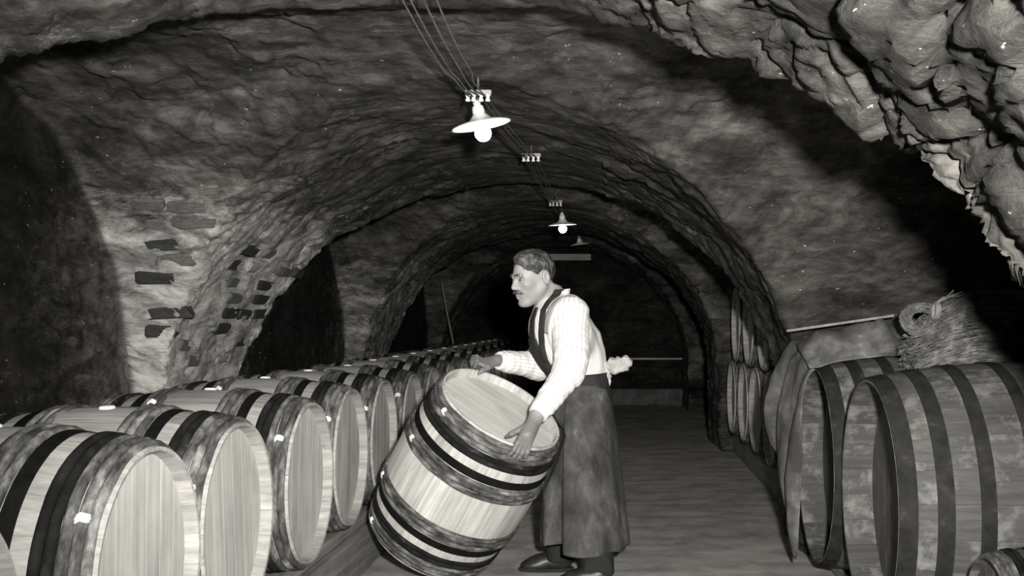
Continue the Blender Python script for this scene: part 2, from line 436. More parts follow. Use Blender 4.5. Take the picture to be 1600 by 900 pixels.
def barrel_meshes(L, Rh, Rb, ns, nb, th=.026, inset=.036):
    out = {}
    # stave: a curved plank round local angle 0 (= +Z), axis along X
    nt, na = 14, 3; wv = 2*math.pi/ns; gap = .0009
    ts = [(-L/2 + L*i/nt) for i in range(nt+1)]
    v = []; f = []
    def pt(r, an, t): return (t, r*math.sin(an), r*math.cos(an))
    prof = []                                        # closed loop in (t, r): outer then inner
    for t in ts: prof.append((t, rad(t, L, Rh, Rb), 1))
    prof[0] = (ts[0], rad(ts[0], L, Rh, Rb)-.003, 1); prof[-1] = (ts[-1], prof[0][1], 1)
    inner = [(L/2 - .002, rad(L/2, L, Rh, Rb) - .013), (L/2 - inset, rad(L/2-inset, L, Rh, Rb) - th), (L/4, rad(L/4, L, Rh, Rb) - th),
             (0, Rb - th), (-L/4, rad(L/4, L, Rh, Rb) - th), (-L/2 + inset, rad(L/2-inset, L, Rh, Rb) - th), (-L/2 + .002, rad(L/2, L, Rh, Rb) - .013)]
    loop = [(a, b) for a, b, _ in prof] + inner
    n = len(loop)
    for j in range(na+1):
        for (t, r) in loop:
            an = -wv/2 + wv*j/na
            if j == 0: an += gap/r/2
            if j == na: an -= gap/r/2
            ed = .0004 if j in (0, na) else 0
            v.append(pt(r-ed, an, t))
    for j in range(na):
        for i in range(n):
            f.append((j*n+i, j*n+(i+1) % n, (j+1)*n+(i+1) % n, (j+1)*n+i))
    no = len(ts)
    for j, flip in ((0, 1), (na, 0)):
        # side faces as quad strip between outer and inner
        o_ = [j*n+i for i in range(no)]; in_ = [j*n+no+i for i in range(len(inner))][::-1]
        poly = o_ + in_[::-1]
        f.append(tuple(poly[::-1] if flip else poly))
    out['stave'] = mesh('stave', v, f, True); out['stave'].set_sharp_from_angle(angle=math.radians(40))
    # head boards at +X
    R = rad(L/2-inset, L, Rh, Rb) - th + .004; boards = []
    xs = np.linspace(-R, R, nb+1)
    for k in range(nb):
        a, b = xs[k]+.0009, xs[k+1]-.0009; top = []; n_ = 9
        ya = np.linspace(a, b, n_)
        top = [(y, math.sqrt(max(R*R-y*y, 0))) for y in ya] + [(y, -math.sqrt(max(R*R-y*y, 0))) for y in ya[::-1]]
        cl = [top[0]]
        for q in top[1:]:
            if abs(q[0]-cl[-1][0])+abs(q[1]-cl[-1][1]) > 1e-5: cl.append(q)
        if abs(cl[0][0]-cl[-1][0])+abs(cl[0][1]-cl[-1][1]) < 1e-5: cl.pop()
        m_ = len(cl); vv = [(0, y, z) for y, z in cl] + [(-.02, y, z) for y, z in cl]
        ff = [tuple(range(m_)), tuple(range(2*m_-1, m_-1, -1))] + [(i, m_+i, m_+(i+1) % m_, (i+1) % m_) for i in range(m_)]
        boards.append(mesh('head_board', vv, ff, False))
    out['boards'] = boards; out['head_x'] = L/2 - inset - .004
    return out
def hoop_mesh(t0, wd, tk, L, Rh, Rb, flat, seg=56):
    n = 2 if flat else 6; prof = []
    for i in range(n+1):
        u = -1 + 2*i/n; t = t0 + u*wd/2
        hgt = tk if flat else tk*math.sqrt(max(1-u*u*.92, 0))
        prof.append((rad(t, L, Rh, Rb) - .001 + hgt, t))
    prof = [(rad(t0-wd/2, L, Rh, Rb) - .004, t0-wd/2)] + prof + [(rad(t0+wd/2, L, Rh, Rb) - .004, t0+wd/2)]
    if not flat:                                   # slightly irregular peeled branches
        mb = MB(); mb.lathe(prof, seg, 'X'); vv = np.array(mb.v)
        k = 1 + .006*noise(vv*np.array([0, 14, 14]) + t0*50); vv[:, 0] += .004*noise(vv*np.array([0, 7, 7]) + t0*31); vv[:, 1:] *= k[:, None]
        return mesh('hoop', vv, mb.f, True)
    m_ = MB().lathe(prof, seg, 'X').me('hoop'); m_.set_sharp_from_angle(angle=math.radians(40)); return m_

def tie_mesh(t0, wd, L, Rh, Rb):
    mb = MB(); r = rad(t0, L, Rh, Rb)
    for k in range(3):
        y = -.008 + .007*k; w_ = wd*(.42 + .08*(k % 2))
        mb.tube([(t0-w_-.004, y-.003, r-.002), (t0-w_*.7, y, r+.012), (t0, y+.002, r+.0165), (t0+w_*.7, y+.001, r+.012), (t0+w_+.003, y+.004, r-.002)], .0045, 6)
    return mb.me('willow_tie')

# the pale new barrel, sizes in metres
L1, RH1, RB1, NS1 = .82, .312, .36, 22
bm1 = barrel_meshes(L1, RH1, RB1, NS1, 7)
hoops1 = []
for s in (-1, 1):
    for t0, wd, tk, mt, fl_ in ((.118, .026, .013, 'hoop_grey', 0), (.145, .027, .014, 'hoop_grey', 0), (.172, .026, .013, 'hoop_grey', 0), (.208, .038, .004, 'iron_black', 1),
                           (.283, .026, .012, 'hoop_dark', 0), (.309, .026, .013, 'hoop_dark', 0), (.336, .026, .013, 'hoop_grey', 0), (.362, .025, .013, 'hoop_grey', 0), (.387, .024, .012, 'hoop_grey', 0)):
        m_ = hoop_mesh(s*t0, wd, tk, L1, RH1, RB1, fl_); m_.materials.append(M[mt])
        hoops1.append(('iron_hoop' if fl_ else 'wooden_hoop', m_))
ties1 = []
for s in (-1, 1):
    for t0, an in ((.145, -38), (.362, -50)):
        ties1.append((tie_mesh(s*t0, .03, L1, RH1, RB1), math.radians(-an + (8 if s > 0 else -6))))
bung = MB().lathe([(0, .008), (.02, .007), (.024, .004), (.025, -.01), (0, -.01)], 14).me('bung')

def make_barrel(name, label, cat, wood='oak', headw='oak_head', detail=2):
    R = thing(name, label, cat); c = (0, 0, RB1)
    for i in range(NS1):
        link('stave', bm1['stave'], M[wood], R, c, (2*math.pi*(i+.5)/NS1, 0, 0))
    for b in bm1['boards']:
        link('head_board', b, M[headw], R, (bm1['head_x'], 0, RB1))
    if detail > 1:
        for b in bm1['boards']: link('head_board', b, M[headw], R, (-bm1['head_x'], 0, RB1), (0, 0, math.pi))
    for n_, m_ in hoops1: link(n_, m_, None, R, c, (random.uniform(-.1, .1), 0, 0))
    for m_, a_ in ties1: link('willow_tie', m_, M['white_tie'], R, c, (a_, 0, 0))
    link('bung', bung, M['white_tie'], R, (0, 0, 2*RB1))
    return R

proto = make_barrel('wine_barrel', '', 'barrel')
ORD = ['nearest', 'second', 'third', 'fourth', 'fifth', 'sixth', 'seventh', 'eighth', 'ninth', 'tenth', 'eleventh', 'twelfth', 'thirteenth', 'fourteenth', 'fifteenth', 'sixteenth', 'seventeenth']
ZROW = .592 - RB1
XH = [-1.15, -1.172, -1.176, -1.197, -1.2] + [-1.19]*20
b0 = proto
b0.location = (-1.225 - L1/2, 1.9, ZROW); b0['label'] = 'oak barrel cut off by the bottom left corner, only a sliver of its head showing'; b0['group'] = 'barrels lying in the long left row'
NROW = 17
row = []
for i in range(NROW):
    o = copy_tree(proto)
    o.location = (XH[i] - L1/2, 2.66 + .735*i, ZROW + random.uniform(-.004, .004)); o.rotation_euler = (random.uniform(-.12, .12), 0, random.uniform(-.012, .012))
    o['label'] = ('pale oak barrel in the left row, whole head facing the aisle, nearest the camera' if i == 0 else
                  'pale oak barrel lying in the left row, %s whole head from the camera' % ORD[i] if i < 12 else
                  'pale oak barrel at the far end of the left row, %s from the camera' % ORD[i])
    o['group'] = 'barrels lying in the long left row'; row.append(o)

# the barrel being tipped by the man: stands on the edge of its lower head
SB = .955
ax = np.array([.48691968, -.30765125, .81747167]); dn = np.array([.69108438, -.43664897, -.57596881]); sd = np.cross(ax, dn)
BC = np.array([-.8956, 5.13, .1786]); TC = BC + ax*.79
tb = copy_tree(proto); tb['label'] = 'pale oak barrel tipped on its rim, held by the man in the apron'; del tb['group']
zl = np.array([-.75, .1, .5]); zl -= ax*(zl @ ax); zl /= np.linalg.norm(zl); yl = np.cross(zl, ax)
C_ = (BC + TC)/2
m4 = Matrix.Identity(4)
for i in range(3):
    m4[i][0] = ax[i]*SB; m4[i][1] = yl[i]*SB; m4[i][2] = zl[i]*SB
    m4[i][3] = C_[i] - zl[i]*SB*RB1
tb.matrix_basis = m4
for ch in tb.children:
    if ch.name.startswith(('stave', 'head_board')):
        ch.material_slots[0].link = 'OBJECT'; ch.material_slots[0].material = M['oak_lighter'] if ch.name.startswith('stave') else M['oak_head_lighter']

# stillage beams under the left row
rb_ = rad(.3, L1, RH1, RB1)
def beam(name, lo, hi, label, mat='beam', bev=.012):
    c = [(lo[0]+hi[0])/2, (lo[1]+hi[1])/2, lo[2]]
    o = MB().box([lo[i]-c[i] for i in range(3)], [hi[i]-c[i] for i in range(3)], bev).obj(name, M[mat], None, False, c)
    return tag(o, label, 'beam')
zt = .592 - rb_
beam('stillage_beam', (-1.40, 1.3, 0), (-1.205, 15.3, .2), 'broad wooden floor beam under the barrel heads of the left row')
beam('stillage_rail', (-1.36, 1.3, .2), (-1.24, 15.3, zt), 'narrow wooden rail on the floor beam carrying the left row barrels')
beam('stillage_beam', (-1.97, 1.3, 0), (-1.80, 15.3, zt), 'wooden beam against the left wall under the rear ends of the barrels')

# old big casks on the right
L2, RH2, RB2, NS2 = 1.1, .452, .515, 26
bm2 = barrel_meshes(L2, RH2, RB2, NS2, 8, th=.045, inset=.12)
hoops2 = []
for s in (-1, 1):
    for t0, wd in ((.518, .06), (.398, .055), (.262, .05), (.1, .045)):
        m_ = hoop_mesh(s*t0, wd, .005, L2, RH2, RB2, 1, 72); m_.materials.append(M['old_hoop']); hoops2.append(m_)
def make_cask(label, loc, rz):
    R = thing('large_cask', label, 'cask', loc, (0, 0, rz)); c = (0, 0, RB2)
    for i in range(NS2): link('stave', bm2['stave'], M['old_oak'], R, c, (2*math.pi*(i+.5)/NS2, 0, 0))
    for s in (0, 1):
        for b in bm2['boards']: link('head_board', b, M['old_oak_head'], R, (bm2['head_x']*(1-2*s), 0, RB2), (0, 0, math.pi*s))
    for m_ in hoops2: link('iron_hoop', m_, None, R, c)
    return R
ZC = .03
make_cask('big old mouldy cask with dark iron hoops at the right edge', (.955 + L2/2, 4.04, ZC), 0)
make_cask('big old cask half hidden under the draped sacking', (.935 + L2/2, 5.0, ZC), 0)
for x in (1.12, 1.75):
    zt2 = ZC + RB2 - rad(abs(x-.955-L2/2), L2, RH2, RB2)
    beam('stillage_beam', (x-.07, 2.6, 0), (x+.07, 5.45, zt2), 'low timber under the big right casks, %s' % ('near their heads' if x < 1.5 else 'beside the right wall'))

# small keg at the lower right corner
SK = .62
kg = copy_tree(proto); kg.scale = (SK, SK, SK); kg.location = (1.115 + L1*SK/2, 3.2, .317 - RB1*SK); kg.rotation_euler = (0, 0, math.pi)
kg['label'] = 'small dark keg in the bottom right corner before the big cask'; kg['category'] = 'keg'; del kg['group']
for ch in kg.children:
    if ch.name.startswith(('stave', 'head_board')):
        ch.material_slots[0].link = 'OBJECT'; ch.material_slots[0].material = M['old_oak']
beam('keg_block', (1.17, 3.0, 0), (1.27, 3.4, .317 - rad(.22/SK, L1, RH1, RB1)*SK), 'short timber block under the small keg', bev=.006)

# barrels stacked two high in the second bay on the right
ZS = .20
k = 0
for tier in (0, 1):
    for j in range(4):
        y = 7.12 + .745*j + (.37 if tier else 0)
        if tier and j == 3: continue
        o = copy_tree(proto); o.rotation_euler = (random.uniform(-.2, .2), 0, math.pi + random.uniform(-.01, .01))
        z = ZS + (0 if not tier else .625)
        o.location = (1.02 + L1/2 + random.uniform(-.015, .015), y, z)
        o['label'] = 'barrel stacked behind the draped cask, %s tier, %s from the camera' % (('lower', 'upper')[tier], ORD[j]); o['group'] = 'barrels stacked two high on the right'
beam('stack_beam', (1.1, 6.75, 0), (1.22, 10.4, ZS + RB1 - rad(.27, L1, RH1, RB1)), 'timber under the stacked barrels, near their heads')
beam('stack_beam', (1.64, 6.75, 0), (1.76, 10.4, ZS + RB1 - rad(.27, L1, RH1, RB1)), 'timber under the stacked barrels, along the wall')

# ---------------------------------------------------------------- sacking draped over the second cask
def cask_z(x, y, x0=.935, yc=5.0):
    r = rad(np.clip(x - x0 - L2/2, -L2/2, L2/2), L2, RH2, RB2) + .008
    return ZC + RB2 + np.sqrt(np.maximum(r*r - (y - yc)**2, 0))
SA, SB_ = P(1229, 521, 5.14), P(1396, 497, 5.14)
def stick_z(x): return SA[2] + (SB_[2]-SA[2])*(x-SA[0])/(SB_[0]-SA[0])
def build_cloth():
    nu, nv = 110, 46
    V = np.zeros((nu, nv, 3))
    for i in range(nu):
        u = i/(nu-1)
        for j in range(nv):
            v = j/(nv-1)
            if u < .55:                                     # hanging in front of the cask head
                s = u/.55
                Y = 4.93 + .56*v - .05*(1-s)*v
                zb = np.interp(v, [0, .1, .3, .45, .62, .8, 1], [.60, .12, .16, .30, .33, .50, .56]) + .02*math.sin(v*40)
                zt_ = 1.0 + .13*v
                z = zb + (zt_-zb)*s
                hangw = math.sin(math.pi*min(1, s*.75+.25))
                X = .90 - .035*hangw - .045*hangw*math.sin(v*7.2+.6)**2 - .045*v*hangw + .012*math.sin(v*23 + s*3)*(1-s*.5)
                if s > .85: X += .03*((s-.85)/.15)**2
            else:                                           # over the cask, up to the stick
                s = (u-.55)/.45
                X = .90 + .56*s + .0*v
                Y = np.interp(v, [0, 1], [4.93 - .13*sstep(.62, .9, s), 5.35])
                base = float(cask_z(X, Y)) + .006
                yr = 5.14; y0 = 4.93
                st = float(stick_z(X)) - .012 - .05*sstep(.0, 1, -(s-.0)*8+1)*.0
                if s > .62: st += .0 + .02*math.sin(s*30)
                t = sstep(y0, yr, Y) if Y < yr else sstep(5.55, yr, Y)
                z = max(base, base + (st-base)*float(t)**.8) if Y < yr else max(base, base + (st-base)*float(t))
                z += .01*math.sin(X*25 + v*6)*min(1, s*4)*min(1, v*3)
                if s < .12: z = z*(s/.12) + (1.0+.13*v)*(1-s/.12)
            V[i, j] = (X, Y, z)
    p = V.reshape(-1, 3); p = p + (.012*fbm(p*6, 3))[:, None]*np.array([-.7, -.5, .4])
    i = np.arange(nu*nv).reshape(nu, nv)
    f = np.stack([i[:-1, :-1], i[1:, :-1], i[1:, 1:], i[:-1, 1:]], -1).reshape(-1, 4)
    o = link('sacking_cloth', mesh('sacking_cloth', p, f), M['sack'])
    so = o.modifiers.new('thickness', 'SOLIDIFY'); so.thickness = .005; so.offset = 0
    tag(o, 'torn mouldy sacking draped over the second big cask, hanging before its head', 'cloth')
M['sack'] = mottle_mat('mouldy_sacking', [(.36, .05), (.52, .10), (.63, .17), (.74, .34)], 5.5, rough=.95, bump=.5, rnd=False)
build_cloth()
d_ = SB_ - SA; ln = np.linalg.norm(d_)
st = MB().box((0, -.012, -.006), (ln, .012, .006), .002).obj('wooden_stick', M['beam'], None, False)
st.location = SA + np.array([0, 0, .012]); st.rotation_euler = (0, -math.atan2(d_[2], d_[0]), 0)
tag(st, 'pale thin wooden stick lying on top of the sacking', 'stick')

# ---------------------------------------------------------------- bundle of brushwood on the casks
M['straw'] = mottle_mat('dry_twigs', [(.3, .05), (.5, .12), (.7, .3)], 14, rough=.8, bump=.1)
def build_straw():
    R = thing('twig_bundle', 'bundle of dry twigs with a twisted loop, lying between the big casks', 'bundle', (1.5, 4.56, .98))
    o0 = np.array([1.5, 4.56, .98]); rs = np.random.RandomState(11)
    mb = MB()
    for k in range(1500):
        a = rs.uniform(0, 2*math.pi); r = math.sqrt(rs.uniform(0, 1)) if k % 3 else 1.0
        cy, cz = r*math.cos(a), r*math.sin(a)
        xs = 1.275 + .05*rs.uniform(-1, 1)*(1-abs(cz)) + .04*max(cz, 0)**1.5; xe = 1.78 + rs.uniform(-.12, .1) - .07*cz
        pts = []
        drop = rs.uniform(.4, 1.3)
        for t in np.linspace(0, 1, 7):
            fan = .78 + .3*t
            x = xs + (xe-xs)*t
            y = 4.565 + .135*cy*fan + .0016*rs.normal()
            z = 1.195 + .165*cz*fan + .055*math.sin(min(t*1.8, 1.5)) - .055 - .07*drop*(1-t)**3 - .03*t*t + .0014*rs.normal()
            pts.append((x-o0[0], y-o0[1], z-o0[2]))
        mb.tube(pts, rs.uniform(.0018, .0034), 3, False)
    s = mb.obj('twigs', M['straw'], R); s['kind'] = 'stuff'
    lp = MB(); c = P(1441, 499, 4.5) - o0
    for k in range(60):
        ph = rs.uniform(0, 6.28); pts = []
        for t in np.linspace(-.25, 1.12, 22):
            q = 2*math.pi*(.62 - t*.72); rr = .062
            off = .022*np.array([math.cos(ph + 9*t), math.sin(ph + 9*t)])
            pts.append((c[0] + (rr+off[0])*math.cos(q)*1.12 + .002*rs.normal(), c[1] + off[1] + .03*t + .002*rs.normal(), c[2] + (rr+off[0])*math.sin(q)*.85 + .002*rs.normal()))
        lp.tube(pts, .0022, 3, False)
    lp.obj('twisted_loop', M['straw'], R)
    b = MB(); cc = P(1463, 486, 4.47) - o0
    for k in range(5):
        b.tube([cc + np.array([-.008+.004*k + .012*math.sin(q)*.3, .03*math.cos(q), .036*math.sin(q)]) for q in np.linspace(0, 6.28, 15)], .0035, 5, False)
    for k in range(9):
        e = np.array([rs.uniform(.06, .12), rs.uniform(-.02, .02), .03 + .03*rs.uniform()])
        b.tube([cc + np.array([0, 0, .035]), cc + np.array([.03, 0, .05]) + rs.normal(size=3)*.004, cc + np.array([0, 0, .03]) + e], .003, 4, False)
    b.obj('straw_tie', M['straw_pale'], R)
M['straw_pale'] = mottle_mat('pale_straw', [(.3, .1), (.7, .26)], 20)
build_straw()

# ---------------------------------------------------------------- lamps and wiring along the crown
M['enamel'] = mottle_mat('white_enamel', [(.3, .7), (.7, .85)], 10, rough=.3, bump=.0, spec=.5)
M['porcelain'] = mottle_mat('porcelain', [(.3, .55), (.7, .8)], 10, rough=.35, bump=.0, spec=.5)
M['wire'] = mottle_mat('cloth_wire', [(.3, .05), (.7, .16)], 30, rough=.8)
M['dark_metal'] = mottle_mat('dark_metal', [(.3, .03), (.7, .08)], 20, rough=.5)
def bulb_mat(e):
    m = Mat('lit_bulb', .3); m.col(.9).emit(1, e); return m.m
def lamp(px, py, Y, r, label, e, ztop, tilt=-.2):
    R = thing('pendant_lamp', label, 'lamp', P(px, py, Y), (.05, tilt, 0), 'lamps hanging under the crown of the vault')
    sh = MB().lathe([(.022, .050), (.03, .040), (r*.4, .020), (r*.75, .010), (r, 0), (r+.003, -.003), (r, -.005), (r*.75, .005), (r*.4, .014), (.03, .026), (.02, .034)], 40)
    sh.obj('shade', M['enamel'], R)
    so = MB().lathe([(0, .1), (.012, .1), (.016, .095), (.016, .08), (.024, .075), (.026, .05), (.02, .044), (.018, .005), (0, .005)], 20).obj('socket', M['porcelain'], R)
    if e is not None:
        pr = [(.0, .012), (.013, .012), (.013, -.002), (.02, -.010)] + [(.034*math.cos(a), -.036 + .034*math.sin(a)) for a in np.linspace(.75, -math.pi/2, 12)]
        MB().lathe(pr, 22).obj('bulb', bulb_mat(e), R)
    hk = MB(); hz = (ztop - P(px, py, Y)[2])
    hk.tube([(0, 0, .1), (.006, 0, .108), (0, 0, .118), (-.006, 0, .108), (0, 0, .1)], .002, 6)
    hk.tube([(.004, 0, .1), (.012, 0, .1 + (hz-.1)*.5), (.0 - tilt*hz*.9, 0, hz)], .0025, 6); hk.tube([(-.004, 0, .1), (-.006, 0, .1 + (hz-.1)*.5), (-.012 - tilt*hz*.9, 0, hz)], .0025, 6)
    hk.obj('flex', M['wire'], R)
    return R
ZW = 2.135
lamp(752, 195, 4.42, .122, 'nearest glowing bulb under a shallow white enamel shade', 110, ZW + .02)
lamp(879, 351, 8.95, .118, 'second glowing bulb with white shade, above the man', 90, ZW + .02, -.05)
lamp(906, 382, 12.9, .116, 'unlit third lamp shade, small and dim in the far bay', None, ZW + .06, -.12)
WP = [(655, -260), (657, 0), (712, 104), (747, 151), (830, 247), (868, 318), (876, 330), (905, 372)]
wpts = []
for px, py in WP:
    Y = F*(ZW - H)/(CY - py); wpts.append(np.array([(px-CX)/F*Y, Y, ZW]))
for k, off in enumerate((-.045, -.025, .008, .04)):
    pts = []
    for a, b in zip(wpts[:-1], wpts[1:]):
        for t in np.linspace(0, 1, 7)[:-1]:
            q = a + (b-a)*t; sag = .006*math.sin(math.pi*t)*(1 + .3*k)
            pts.append(q + np.array([off*(1.15 if q[1] < 4 else .8), 0, -sag]))
    pts.append(wpts[-1] + np.array([off, 0, 0]))
    o = MB().tube(pts, .0032, 6).obj('electric_wire', M['wire'], None, True)
    tag(o, ['leftmost', 'second from left', 'third from left', 'rightmost'][k] + ' of the four electric wires strung along the vault crown', 'wire', 'electric wires along the crown')
for px, py, lab, pos in ((747, 151, 'spools above the nearest lamp', 3), (830, 247, 'spools between the first and second lamp', 4), (868, 318, 'spools just before the second lamp', 5)):
    q = wpts[pos]
    R = thing('wire_insulator', 'white porcelain ' + lab, 'insulator', q + np.array([0, 0, -.004]), (0, 0, 0), 'porcelain wire insulators')
    MB().box((-.055, -.012, .012), (.055, .012, .03), .003).obj('batten', M['board'], R, False)
    for x in (-.042, -.018, .012, .04):
        MB().lathe([(0, -.016), (.009, -.016), (.011, -.01), (.007, -.004), (.007, .002), (.011, .008), (.011, .012), (0, .012)], 14, c=(x, 0, 0)).obj('spool', M['porcelain'], R)
    MB().tube([(0, 0, .03), (0, 0, .12)], .006, 8).obj('ceiling_screw', M['dark_metal'], R)

# ---------------------------------------------------------------- far end of the cellar
def slab(name, lo, hi, mat, label, cat, bev=.006):
    c = [(lo[0]+hi[0])/2, (lo[1]+hi[1])/2, lo[2]]
    o = MB().box([lo[i]-c[i] for i in range(3)], [hi[i]-c[i] for i in range(3)], bev).obj(name, mat, None, False, c)
    return tag(o, label, cat)
M['ledge'] = mottle_mat('stone_ledge', [(.35, .05), (.65, .13)], 6, rnd=False)
slab('stone_ledge', (-1.0, 15.2, 0), (.98, 15.6, .24), M['ledge'], 'low stone ledge along the foot of the far wall', 'ledge', .02)
slab('wall_board', (-1.04, 15.46, 2.085), (-.34, 15.54, 2.175), M['board'], 'pale wooden board high on the far wall, behind the lamps', 'board')
slab('rail_pole', (.05, 15.42, .645), (.98, 15.46, .675), M['board'], 'thin wooden rail on the far wall beyond the man', 'rail')
lp_ = MB().tube([P(690, 440, 13.6), P(698, 486, 13.62), P(709, 540, 13.6) * np.array([1, 1, 1])], .016, 8).obj('leaning_pole', M['beam'])
tag(lp_, 'thin dark pole leaning behind the far barrels on the left', 'pole')

# ---------------------------------------------------------------- the man: smooth-blended solid figure
class Field:
    def __init__(s, lo, hi, h):
        s.lo = np.array(lo, float); s.h = h; s.n = np.ceil((np.array(hi) - s.lo)/h).astype(int) + 1
        s.D = np.full(s.n, .2, np.float32)
    def region(s, lo, hi):
        a = np.clip(np.floor((np.array(lo)-s.lo)/s.h).astype(int), 0, s.n-1); b = np.clip(np.ceil((np.array(hi)-s.lo)/s.h).astype(int)+1, 1, s.n)
        sl = tuple(slice(a[i], max(b[i], a[i]+1)) for i in range(3))
        g = [s.lo[i] + s.h*np.arange(sl[i].start, sl[i].stop) for i in range(3)]
        x, y, z = np.meshgrid(*g, indexing='ij', sparse=True)
        return sl, x, y, z
    def blend(s, sl, d, k, sub=False):
        o = s.D[sl]
        if sub:
            t = np.clip(.5 - .5*(d + o)/k, 0, 1); s.D[sl] = o*(1-t) + (-d)*t + k*t*(1-t)
        else:
            t = np.clip(.5 + .5*(o - d)/k, 0, 1); s.D[sl] = o*(1-t) + d*t - k*t*(1-t)
    def cone(s, a, b, ra, rb, k=.01, sub=False):
        a = np.array(a, float); b = np.array(b, float); m = max(ra, rb) + k + 4*s.h
        sl, x, y, z = s.region(np.minimum(a, b)-m, np.maximum(a, b)+m)
        ab = b-a; t = np.clip(((x-a[0])*ab[0] + (y-a[1])*ab[1] + (z-a[2])*ab[2])/max(ab@ab, 1e-12), 0, 1)
        d = np.sqrt((x-a[0]-t*ab[0])**2 + (y-a[1]-t*ab[1])**2 + (z-a[2]-t*ab[2])**2) - (ra + (rb-ra)*t)
        s.blend(sl, d.astype(np.float32), k, sub); return s
    def chain(s, pts, rs, k=.01):
        for i in range(len(pts)-1): s.cone(pts[i], pts[i+1], rs[i], rs[i+1], k)
        return s
    def ell(s, c, r, R=None, k=.01, sub=False):
        c = np.array(c, float); r = np.array(r, float); m = r.max() + k + 4*s.h
        sl, x, y, z = s.region(c-m, c+m)
        R = np.eye(3) if R is None else R                # rows = local axes
        q = [((x-c[0])*R[i][0] + (y-c[1])*R[i][1] + (z-c[2])*R[i][2]) for i in range(3)]
        k0 = np.sqrt(sum((q[i]/r[i])**2 for i in range(3))); k1 = np.sqrt(sum((q[i]/r[i]**2)**2 for i in range(3))) + 1e-6
        s.blend(sl, (k0*(k0-1)/k1).astype(np.float32), k, sub); return s
    def loft(s, sec, k=.02, grow=0.0):
        "sec: rows (z, cx, cy, hx, hy) sorted by z"
        sec = np.array(sorted(map(tuple, sec))); zz = sec[:, 0]
        sl, x, y, z = s.region((sec[:, 1]-sec[:, 3]).min()*np.array([1, 0, 0]) + np.array([-.1, (sec[:, 2]-sec[:, 4]).min()-.1, zz[0]-.05]),
                               (sec[:, 1]+sec[:, 3]).max()*np.array([1, 0, 0]) + np.array([.1, (sec[:, 2]+sec[:, 4]).max()+.1, zz[-1]+.05]))
        I = [np.interp(z, zz, sec[:, i]) for i in range(1, 5)]
        hx, hy = I[2]+grow, I[3]+grow
        q = np.sqrt(((x-I[0])/hx)**2 + ((y-I[1])/hy)**2)
        d = (q-1)*np.minimum(hx, hy)
        d = np.maximum(d, np.maximum(zz[0]-z, z-zz[-1]))
        s.blend(sl, d.astype(np.float32), k); return s
    def cut(s, n, c):
        "remove the side where n.p > c"
        n = np.array(n, float); n /= np.linalg.norm(n)
        sl, x, y, z = s.region(s.lo, s.lo + s.h*s.n)
        s.D = np.maximum(s.D, (x*n[0] + y*n[1] + z*n[2] - c).astype(np.float32)); return s
    def value(s, p):
        q = np.clip((np.atleast_2d(p) - s.lo)/s.h, 0, s.n - 1.001); i = q.astype(int); f = q - i; o = 0
        for dx in (0, 1):
            for dy in (0, 1):
                for dz in (0, 1):
                    w_ = (f[:, 0] if dx else 1-f[:, 0])*(f[:, 1] if dy else 1-f[:, 1])*(f[:, 2] if dz else 1-f[:, 2])
                    o = o + w_*s.D[i[:, 0]+dx, i[:, 1]+dy, i[:, 2]+dz]
        return o
    def snap(s, p, off=.004):
        p = np.atleast_2d(np.array(p, float)).copy(); e = s.h
        for _ in range(14):
            g = np.stack([(s.value(p+np.eye(3)[i]*e) - s.value(p-np.eye(3)[i]*e))/(2*e) for i in range(3)], 1)
            g /= np.linalg.norm(g, axis=1)[:, None] + 1e-6
            p -= .7*g*(s.value(p)-off)[:, None]
        return p, g
    def mesh(s):
        D = s.D.copy()
        for ax_ in range(3):
            for e in (0, -1):
                ix = [slice(None)]*3; ix[ax_] = e; D[tuple(ix)] = np.maximum(D[tuple(ix)], 1e-3)
        S = D < 0; n = np.array(D.shape)
        c = np.zeros(n-1, np.uint8)
        for dx in (0, 1):
            for dy in (0, 1):
                for dz in (0, 1): c += S[dx:n[0]-1+dx, dy:n[1]-1+dy, dz:n[2]-1+dz]
        cell = np.argwhere((c > 0) & (c < 8)); idx = np.full(n-1, -1, np.int32); idx[tuple(cell.T)] = np.arange(len(cell))
        acc = np.zeros((len(cell), 3)); cnt = np.zeros(len(cell))
        cor = [(a, b, d) for a in (0, 1) for b in (0, 1) for d in (0, 1)]
        for a in cor:
            for b in cor:
                if sum(abs(a[i]-b[i]) for i in range(3)) == 1 and a < b:
                    va = D[tuple((cell+a).T)]; vb = D[tuple((cell+b).T)]; m = (va < 0) != (vb < 0)
                    t = np.where(m, va/np.where(m, va-vb, 1), 0)
                    acc += m[:, None]*(np.array(a) + t[:, None]*(np.array(b)-np.array(a))); cnt += m
        V = s.lo + s.h*(cell + acc/cnt[:, None])
        Fs = []
        for ax_ in range(3):
            o1, o2 = [(1, 2), (2, 0), (0, 1)][ax_]
            sa = [slice(None)]*3; sb = [slice(None)]*3; sa[ax_] = slice(0, -1); sb[ax_] = slice(1, None)
            A_, B_ = S[tuple(sa)], S[tuple(sb)]; e = np.argwhere(A_ != B_)
            e = e[(e[:, o1] > 0) & (e[:, o2] > 0) & (e[:, o1] < n[o1]-1) & (e[:, o2] < n[o2]-1)]
            inn = A_[tuple(e.T)]
            def at(d1, d2):
                q = e.copy(); q[:, o1] += d1; q[:, o2] += d2; return idx[tuple(q.T)]
            quad = np.stack([at(-1, -1), at(0, -1), at(0, 0), at(-1, 0)], 1)
            quad[~inn] = quad[~inn][:, ::-1]; Fs.append(quad)
        Q = np.concatenate(Fs); Q = Q[(Q >= 0).all(1)]
        return V, Q
